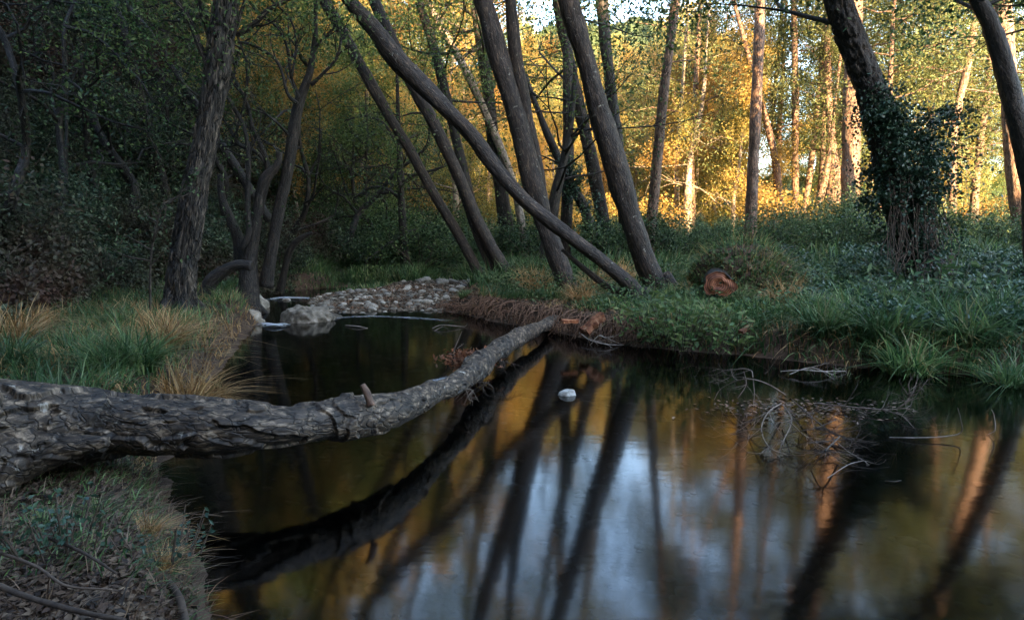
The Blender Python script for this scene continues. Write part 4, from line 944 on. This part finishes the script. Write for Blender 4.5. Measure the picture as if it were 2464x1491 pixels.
# broad-leaved ground cover
def cover(name, label, N, yr, cond, ls, mat, seed, hmax=.15, xr=None, pw=1.0, up=.7, cl_=.45):
    rg = np.random.default_rng(seed); X, Y, sd, hd = scatter(N, yr, cond, rg, pw, xr=xr)
    cl = fbm(np.stack([X, Y, X * 0], 1) * 1.3, 3, seed); k = cl + rg.normal(size=len(X)) * .05 > cl_; X, Y, cl = X[k], Y[k], cl[k]
    Z = ground_z(X, Y) + .01 + rg.uniform(size=len(X)) * hmax * sstep(.35, .7, cl) * 2
    V, F = leaves(np.stack([X, Y, Z], 1), ls, ls * .6, rg, up=up)
    return props(mesh(name, V, F, M[mat], smooth=False), label, 'ground cover', kind='stuff')
cover('undergrowth', 'low bramble leaves mixed with grass on the far bank', 130000, (8, 27), lambda X, Y, sd, hd: (sd > .4) & (X > -1) & (hd < .5) & notbar(X, Y), .06, 'leaf_dark', 511, .22)
cover('undergrowth', 'dark ivy carpet beneath the massive ivy wrapped tree', 60000, (7, 18), lambda X, Y, sd, hd: (sd > .2) & (X > 4), .07, 'leaf_ivy', 512, .25, xr=(1850, 2520), cl_=.3)
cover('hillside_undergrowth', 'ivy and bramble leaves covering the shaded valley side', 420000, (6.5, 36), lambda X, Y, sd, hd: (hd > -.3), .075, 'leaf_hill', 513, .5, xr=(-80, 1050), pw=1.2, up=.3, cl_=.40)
cover('leaf_litter', 'fallen brown leaves on the near bank', 60000, (1.2, 12), lambda X, Y, sd, hd: (sd > .05) & (X < -.6) & (hd < 1), .035, 'litter_shade_wet', 514, .02, xr=(-80, 700), pw=1.6, up=1.2, cl_=.2)  # leaf colour darkened in place of shade on this bank
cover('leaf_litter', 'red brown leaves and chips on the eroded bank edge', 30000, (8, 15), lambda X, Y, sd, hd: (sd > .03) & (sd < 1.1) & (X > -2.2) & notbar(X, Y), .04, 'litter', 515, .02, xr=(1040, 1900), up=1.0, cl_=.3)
cover('leaf_litter', 'reddish leaf scraps scattered between the river stones', 16000, (10, 17), lambda X, Y, sd, hd: (sd > .0) & ~notbar(X, Y), .05, 'litter', 516, .02, xr=(740, 1180), up=1.0, cl_=.3)

# countable tufts
def tuft_proto(name, mat, n, h, spread, seed, lean=1.2, wid=.013):
    rg = np.random.default_rng(seed); a = rg.uniform(0, 6.28, n); rr = spread * np.sqrt(rg.uniform(size=n))
    B = np.stack([np.cos(a) * rr, np.sin(a) * rr, np.zeros(n) - .02], 1)
    L = np.stack([np.cos(a), np.sin(a), a * 0], 1) * (lean * rg.uniform(.2, 1, n))[:, None] + rg.normal(size=(n, 3)) * [.5, .5, 0]
    V, F = blades(B, h * rg.uniform(.3, 1, n), L, wid, rg, 5, 1.1); o = mesh(name, V, F, M[mat], smooth=False); col.objects.unlink(o); return o
tdry = tuft_proto('grass_tuft', 'grass_dry', 420, .62, .16, 601); tgr = tuft_proto('grass_tuft', 'grass', 420, .6, .14, 602, 1.0)
tdry2 = tuft_proto('grass_tuft', 'grass_dry', 300, .45, .14, 603); tgr2 = tuft_proto('grass_tuft', 'grass', 340, .5, .18, 604, .9, .016)
def tuft(o, px, py, s, label, z=.35, group=None, rz=None, sz=None):
    g = G(px, py, z); zz = float(ground_z(np.array([g[0]]), np.array([g[1]]))[0])
    c = o.copy(); col.objects.link(c); c.location = (g[0], g[1], zz); c.scale = (s, s, sz or s); c.rotation_euler = (0, 0, rng.uniform(0, 6.28)); props(c, label, 'grass tuft', group)
tuft(tdry, 440, 890, 1.05, 'big tan tuft of dry grass hanging over the water beside the green tuft')
tuft(tdry, 395, 850, .9, 'tan dry grass tuft behind the biggest tan tuft')
tuft(tdry2, 505, 870, .8, 'small tan tuft at the very edge of the near bank')
tuft(tgr, 330, 900, 1.0, 'green arching grass tuft just behind the fallen trunk')
tuft(tgr, 260, 915, .8, 'green grass tuft partly hidden by the fallen trunk')
tuft(tgr2, 300, 800, .9, 'dark green tuft behind the arching green one')
tuft(tdry, 30, 850, 1.0, 'tall tan grass tuft at the very edge of the view above the trunk')
tuft(tdry2, 90, 800, .9, 'straw coloured tuft on the slope foot by the leaf litter')
tuft(tgr, 20, 910, .9, 'green tuft under the tall tan grass above the trunk')
tuft(tdry2, 360, 790, .8, 'small straw tuft beside the thin sapling')
tuft(tgr2, 90, 1190, .30, 'green tuft spilling out beneath the fallen trunk')
tuft(tgr2, 230, 1165, .28, 'green grass tuft in the shadow under the fallen trunk')
tuft(tdry2, 345, 1190, .36, 'dry strands drooping to the water beneath the fallen trunk')
tuft(tdry2, 372, 1260, .36, 'lower dry strands drooping to the water below the trunk')
for (x, y, s, l) in [(1300, 700, 1.0, 'tan tuft at the foot of the stout reddish alder'), (1270, 690, .8, 'tan tuft between the twin stems and the stout alder'), (1425, 705, .9, 'tan tuft beside the forked foot of the crossing trunk'), (1490, 690, .9, 'tan tuft between the crossing trunk and the thickest alder'),
                     (1400, 725, .7, 'low tan tuft on the bank before the stout alder'), (1660, 720, .7, 'tan tuft beside the thickest alder foot'), (1885, 745, .9, 'tan tuft beside the grassy mound with the cut trunk')]:
    tuft(tdry, x, y, s * 1.25, l)
GT = 'arching green tufts on the far bank'
for (x, y, s) in [(1620, 735, .9), (1700, 770, .8), (1830, 730, 1.2), (1780, 745, 1.0), (1990, 800, 1.3), (2060, 780, 1.5), (2120, 810, 1.4), (2190, 830, 1.3), (2260, 800, 1.4), (2330, 820, 1.4), (2400, 800, 1.5), (2020, 840, 1.1), (1900, 830, 1.0), (2440, 850, 1.2), (1950, 770, 1.1), (2150, 760, 1.2), (2350, 740, 1.2), (1180, 690, .9), (1240, 690, .8), (1120, 700, .6)]:
    tuft(tgr2, x, y, s, f'arching green grass tuft {"low by the water" if y > 795 else "up on the far bank"} below the ' + near_lm(G(x, y, .3)[0], G(x, y, .3)[1]), .3, GT)
for (x, y, s, l) in [(2050, 850, .9, 'tan tuft drooping at the far water edge below arching grass'), (2180, 870, .8, 'small tan tuft drooping at the shaded water edge')]:
    tuft(tdry2, x, y, s, l)
# leafy water-edge plants
def plant(px, py, s, label, z=.1, mat='leaf_dark', n=22, seed=1):
    rg = np.random.default_rng(seed); g = G(px, py, z); o = empty('bank_plant', g, label, 'plant'); mat = mat if px > 500 else 'leaf_ivy'; mb = MB(); C = []
    for k in range(n):
        a = rg.uniform(0, 6.28); b = np.array([math.cos(a), math.sin(a), 0]) * rg.uniform(0, .4) * s; d = np.array([math.cos(a) * .4, math.sin(a) * .4, 1]) * rg.uniform(.2, .5) * s
        addtube(mb, [b, b + d * .5, b + d], [.004, .003, .002], sides=4, n=4, cap=False)
        for t in np.linspace(.2, 1, 9): C.append(b + d * t + rg.normal(size=3) * .03 * s)
    mb.build('stem', M['root'], o); V, F = leaves(np.array(C), (.085 if px > 500 else .07) * s, .035 * s if px > 500 else .045 * s, rg, up=.8); mesh('foliage', V, F, M[mat], o, smooth=False)
plant(1620, 835, 1.3, 'leafy green plant overhanging the water below the thickest alder', mat='leaf_mid', n=50, seed=2)
plant(1700, 843, 1.1, 'low bushy plant with narrow leaves touching the water by the bank', mat='leaf_mid', n=46, seed=3)
plant(1560, 815, 1.1, 'pale green plant on the bank beside the wood chips', mat='leaf_mid', n=30, seed=4)
plant(2250, 765, 1.5, 'fern like plant on the far bank below the ivy wrapped tree', .4, n=40, seed=5)
plant(150, 1310, .42, 'broad leaved plant in the dark near corner below the trunk', .35, 'leaf_ivy', 22, 6)
plant(400, 1340, .36, 'small leafy sprig overhanging black water in the near corner', .2, 'leaf_ivy', 12, 7)

# ------------------------------------------------------------------ cut log, mound, chips, twigs
g = G(1729, 728, .42); o = empty('cut_log', g, 'sawn log end with orange red wood facing out of the grassy mound', 'log')
rg = np.random.default_rng(71)
axis = np.array([.25, 1, .0]); axis /= np.linalg.norm(axis); sidev = np.array([axis[1], -axis[0], 0]); upv = np.array([0, 0, 1.])
th = np.linspace(0, 2 * math.pi, 64, endpoint=False); rr = .20 * (1 + .16 * np.cos(2 * th + .5) + .12 * np.cos(3 * th + 1) + .07 * np.cos(5 * th) + .03 * np.cos(9 * th + 2))
ring = lambda k, off: (sidev[None] * np.cos(th)[:, None] + upv[None] * np.sin(th)[:, None]) * (rr * k)[:, None] + axis * off + [0, 0, .27]
Vs = []; 
for k in np.linspace(.0, 1, 12): Vs.append(ring(max(k, .001), .012 * math.sin(k * 9)))
i = np.arange(11)[:, None] * 64; j = np.arange(64)[None, :]; F = np.stack([i + j, i + (j + 1) % 64, i + 64 + (j + 1) % 64, i + 64 + j], -1).reshape(-1, 4)
mesh('cut_face', np.concatenate(Vs), F[:, ::-1], cutmat(), o)
mb = MB(); addtube(mb, [[0, 0, .27] + axis * t for t in (.015, .3, .7, 1.1)], [.19, .20, .20, .18], sides=40, n=30, disp=barkdisp('smooth', 9), cap=False); mb.build('bark', M['bark_dark'], o)
g = G(1822, 722, .40); gz = float(ground_z(np.array([g[0]]), np.array([g[1]]))[0])
V, F = rock_mesh(431, 5, 1, .35, .12); V = V * [.85, .6, .62]
mo = mesh('root_mound', V, F, M['soil']); mo.location = (g[0], g[1] + .5, gz + .2); props(mo, 'rounded earthy mound of an overgrown stump behind the cut log', 'mound')
rg = np.random.default_rng(72)
nn_ = 5200; C = V[rg.integers(0, len(V), nn_)]; C = C[C[:, 2] > -.05]; C = C * 1.04 + rg.normal(size=C.shape) * .03
V2, F2 = leaves(C, .07, .04, rg, up=.6); mesh('foliage', V2, F2, M['leaf_dark'], mo, smooth=False)
B = V[rg.integers(0, len(V), 2600)]; B = B[(B[:, 2] > -.1)]; L = B * [1, 1, 0] * 1.1 + rg.normal(size=B.shape) * [.3, .3, 0] + [0, -.2, 0]
V2, F2 = blades(B, rg.uniform(.15, .4, len(B)), L, .008, rg, 4, 1.2); mesh('grass', V2, F2, M['grass'], mo, smooth=False)
B = B[::3]; V2, F2 = blades(B, rg.uniform(.15, .4, len(B)), L[::3] * 1.2, .007, rg, 4, 1.3); mesh('dry_grass', V2, F2, M['grass_dry'], mo, smooth=False)
def chip(px, py, z, L, W, H_, rz, tilt, label):
    import bmesh
    bm = bmesh.new(); bmesh.ops.create_cube(bm, size=1); bmesh.ops.subdivide_edges(bm, edges=bm.edges[:], cuts=5, use_grid_fill=True)
    V = np.array([v.co[:] for v in bm.verts]); F = np.array([[v.index for v in f.verts] for f in bm.faces]); bm.free()
    V = V * [L, W, H_]; V += (np.stack([fbm(V * 14 + px, 3, 1), fbm(V * 14 + px, 3, 2), fbm(V * 14 + px, 3, 3)], 1) - .5) * min(W, H_) * .9; V[:, 1] *= 1 - .5 * (V[:, 0] / L)
    o = mesh('wood_chunk', V, F, M['wood_orange'], smooth=False); g = G(px, py, z); o.location = g; o.rotation_euler = (0, tilt, rz); props(o, label, 'wood chunk')
chip(1427, 778, .32, .34, .12, .10, .5, -.6, 'bright orange split wood chunk perched on the bank edge')
chip(1372, 772, .34, .22, .09, .04, .2, 0, 'flat orange wood splinter near the end of the fallen trunk')
chip(1560, 768, .34, .25, .10, .05, -.2, .1, 'orange bark scrap on the bank below the forked foot')
chip(1795, 790, .34, .30, .05, .04, .8, -.2, 'pale weathered stick like wood piece in the green grass')
chip(2200, 672, .55, .34, .08, .06, .2, -.1, 'reddish dead wood piece under the ivy wrapped tree')
# exposed roots along the eroded edge
mb = MB(); rg = np.random.default_rng(73)
for k in range(420):
    px = rg.uniform(1060, 1600); e = np.interp(px, [1060, 1150, 1240, 1330, 1420, 1530, 1600], [746, 762, 782, 797, 818, 832, 838]); zt_ = .28
    g = G(px, e, 0.0); a = G(px + rg.normal() * 20, e, 0) - g; y0 = rg.uniform(.1, .55)
    p0 = g + np.array([rg.normal() * .1, y0, 0]); p0[2] = float(ground_z(p0[:1], p0[1:2])[0]) + .02
    p2 = g + np.array([rg.normal() * .15 - .05, -rg.uniform(0, .12), rg.uniform(0, .12)]); p1 = (p0 + p2) / 2 + np.array([rg.normal() * .05, -.05, .08 + rg.normal() * .02])
    addtube(mb, [p0, p1, p2], np.array([.008, .006, .003]) * rg.uniform(.4, 1.3), sides=4, n=9, cap=False, disp=None)
props(mb.build('exposed_roots', M['root_red']), 'tangle of thin exposed roots hanging from the undercut bank', 'roots', kind='stuff')
# near-corner roots and sticks
for k, (pl, lab) in enumerate([([(-40, 1400, 16), (60, 1440, 15), (180, 1475, 14), (300, 1500, 12)], 'thick root crawling over leaf litter in the near corner'), ([(0, 1335, 9), (90, 1370, 8), (160, 1415, 7), (270, 1425, 5)], 'thin crooked root above the thick one in the near corner'),
                               ([(375, 1370, 17), (400, 1400, 18), (430, 1440, 19), (450, 1510, 20)], 'smooth grey root dipping into black water'), ([(120, 1300, 9), (200, 1335, 8), (280, 1385, 6)], 'reddish stick lying over the litter below the trunk')]):
    a, b = [], []
    for (x, y, w_) in pl:
        g = G(x, y, .38 if k != 2 else .15); a.append(g + [0, 0, .01]); b.append(w_ * .5 * g[1] / FOC)
    mb = MB(); addtube(mb, a, b, sides=10, n=30, disp=lambda b_, r: r * .35 * (fbm(b_ * 12, 3, 4) - .5)); o = mb.build('root', M['root'], origin=a[0]); o.location = a[0]; props(o, lab, 'root')

# ------------------------------------------------------------------ dead branches in the water
def branchobj(name, label, base_px, lines, mat='twig_pale', rnd=0, seed=1, lift=.02, L=.3, spreadz=.25):
    """lines: list of [(px,py,z,w)] in the water plane"""
    rg = np.random.default_rng(seed); o0 = G(*base_px, 0.0); mb = MB()
    for ln in lines:
        pts = np.array([G(x, y, z) for x, y, z, w_ in ln]); rad = np.array([w_ * .33 * p[1] / FOC for p, (x, y, z, w_) in zip(pts, ln)])
        addtube(mb, pts, rad, sides=6, n=6 * len(ln), cap=False, disp=lambda b, r: r * .5 * (fbm(b * 20, 2, seed) - .5))
        for k in range(rnd):
            ii = rg.integers(1, len(pts)); d = (pts[ii] - pts[ii - 1]); d /= np.linalg.norm(d); d = d + rg.normal(size=3) * [.9, .9, spreadz]
            limb(mb, pts[ii], d, L * rg.uniform(.4, 1), rad[ii] * .7, rg, 1, [], up=0, kids=3, sides=3, n=5, wob=.6, spread=.8)
    V = np.concatenate(mb.V); 
    o = mb.build(name, M[mat], origin=o0); o.location = o0; return props(o, label, 'branch')
rg = np.random.default_rng(95); dc = G(1930, 985, 0); C = np.column_stack([rg.normal(size=420) * .36, rg.normal(size=420) * .16, np.abs(rg.normal(size=420)) * .012 + .004])
V, F = leaves(C, .045, .022, rg, up=3); o = mesh('floating_debris', V, F, M['litter_shade_wet'], smooth=False); o.location = dc; props(o, 'raft of dark sodden leaves floating under the twig heap', 'debris', kind='stuff')
branchobj('dead_branch', 'pale forked branch arching out of the water beside the twig heap', (1740, 910),
          [[(1890, 950, .02, 5), (1850, 925, .12, 5), (1810, 912, .22, 4), (1775, 915, .2, 4), (1735, 935, .1, 3), (1718, 962, .0, 2)], [(1812, 908, .22, 4), (1806, 890, .22, 4), (1775, 888, .22, 3), (1755, 908, .12, 3), (1722, 920, .02, 2)],
           [(1790, 893, .2, 3), (1795, 925, .1, 3), (1775, 958, 0, 2)], [(1812, 912, .2, 3), (1815, 945, .1, 3), (1812, 985, .0, 2)]], rnd=4, seed=81, L=.4, mat='twig')
branchobj('dead_branch', 'grey many pronged branch bristling out of the water, largest of the twig heap', (1880, 1020),
          [[(1880, 970, .08, 5), (1850, 990, .14, 5), (1832, 1030, .1, 5), (1850, 1075, .05, 5), (1895, 1095, .0, 4)], [(1885, 975, .1, 5), (1905, 1010, .13, 5), (1885, 1060, .08, 4), (1870, 1095, .0, 4)],
           [(1860, 985, .15, 5), (1820, 1005, .1, 4), (1790, 1020, .0, 3)], [(1900, 1015, .15, 4), (1940, 1050, .1, 4), (1990, 1080, .05, 3), (2040, 1110, .0, 2)], [(1835, 1040, .12, 4), (1800, 1055, .0, 3)]], rnd=12, seed=82, L=.42, mat='twig')
branchobj('dead_branch', 'black wet branch with fine twigs lying across the middle of the twig heap', (1990, 1040),
          [[(1905, 960, .06, 5), (1950, 1000, .08, 6), (2000, 1040, .05, 6), (2050, 1060, .03, 4)], [(2020, 1050, .1, 7), (1985, 1085, .12, 6), (1950, 1130, .0, 4)], [(1870, 1080, .03, 4), (1920, 1070, .08, 4), (1975, 1062, .06, 4), (2060, 1055, .02, 3)], [(1900, 1040, .04, 5), (1960, 1030, .08, 5), (2010, 1010, .03, 3)]], rnd=16, seed=83, L=.45, mat='twig')
branchobj('dead_branch', 'long thin branch floating straight from the heap toward the ivy tree side', (2100, 985),
          [[(1960, 970, .03, 6), (2040, 978, .04, 6), (2120, 985, .04, 5), (2180, 982, .05, 4)], [(2120, 985, .04, 4), (2170, 1000, .03, 3), (2200, 1030, .0, 2)], [(2160, 982, .05, 5), (2180, 968, .1, 6), (2188, 955, .14, 7)]], rnd=14, seed=84, L=.28, mat='twig')
branchobj('dead_branch', 'white bleached branch floating near the far bank above the twig heap', (1950, 893),
          [[(1878, 893, .03, 3), (1930, 890, .06, 4), (1980, 893, .05, 4), (2035, 892, .02, 3)], [(1900, 900, .02, 3), (1950, 884, .08, 3), (2000, 900, .02, 3)]], rnd=4, seed=85, L=.25)
branchobj('dead_branch', 'straight dark stick with an upturned pale tip in black water', (2200, 1050),
          [[(2140, 1052, .0, 5), (2200, 1053, .02, 6), (2270, 1050, .03, 5), (2312, 1040, .06, 5), (2312, 1010, .16, 4), (2304, 980, .25, 3)]], seed=86)
branchobj('dead_branch', 'curved thin twig standing alone in black water beside the upturned stick', (2390, 1040), [[(2376, 1046, .0, 3), (2394, 1034, .05, 4), (2392, 1000, .15, 3), (2386, 985, .2, 2)]], seed=87)
branchobj('dead_branch', 'small v shaped twig floating beyond the twig heap on blue reflection', (2080, 1110), [[(1990, 1150, .0, 3), (2040, 1118, .02, 4), (2075, 1108, .03, 4)], [(2000, 1050, .02, 3), (2040, 1085, .04, 3), (2080, 1108, .02, 3)]], rnd=2, seed=88, L=.12)
branchobj('dead_branch', 'small floating twigs in the pool upstream of the fallen trunk', (1080, 785), [[(1040, 790, .01, 3), (1060, 782, .05, 4), (1085, 783, .04, 4), (1115, 786, .01, 3)], [(1045, 796, .0, 3), (1065, 785, .06, 3)]], seed=89, rnd=1, L=.2)
branchobj('dead_branch', 'short sliver of wood floating in the upstream pool near the boulder', (860, 786), [[(832, 783, .01, 4), (860, 785, .02, 5), (885, 790, .0, 3)]], seed=90)
branchobj('dead_branch', 'pale dead twigs dipping in the water below the orange wood chunk', (1440, 825), [[(1395, 800, .1, 3), (1420, 818, .06, 4), (1460, 828, .04, 4), (1500, 830, .0, 3)], [(1420, 830, .0, 3), (1440, 808, .12, 4), (1456, 812, .1, 4), (1490, 826, .02, 2)]], rnd=5, seed=91, L=.25)
branchobj('dead_branch', 'tiny black sliver floating on the blue reflection below the heap', (2145, 1157), [[(2130, 1157, .005, 4), (2150, 1158, .01, 5), (2168, 1155, .0, 3)]], seed=92, mat='twig')
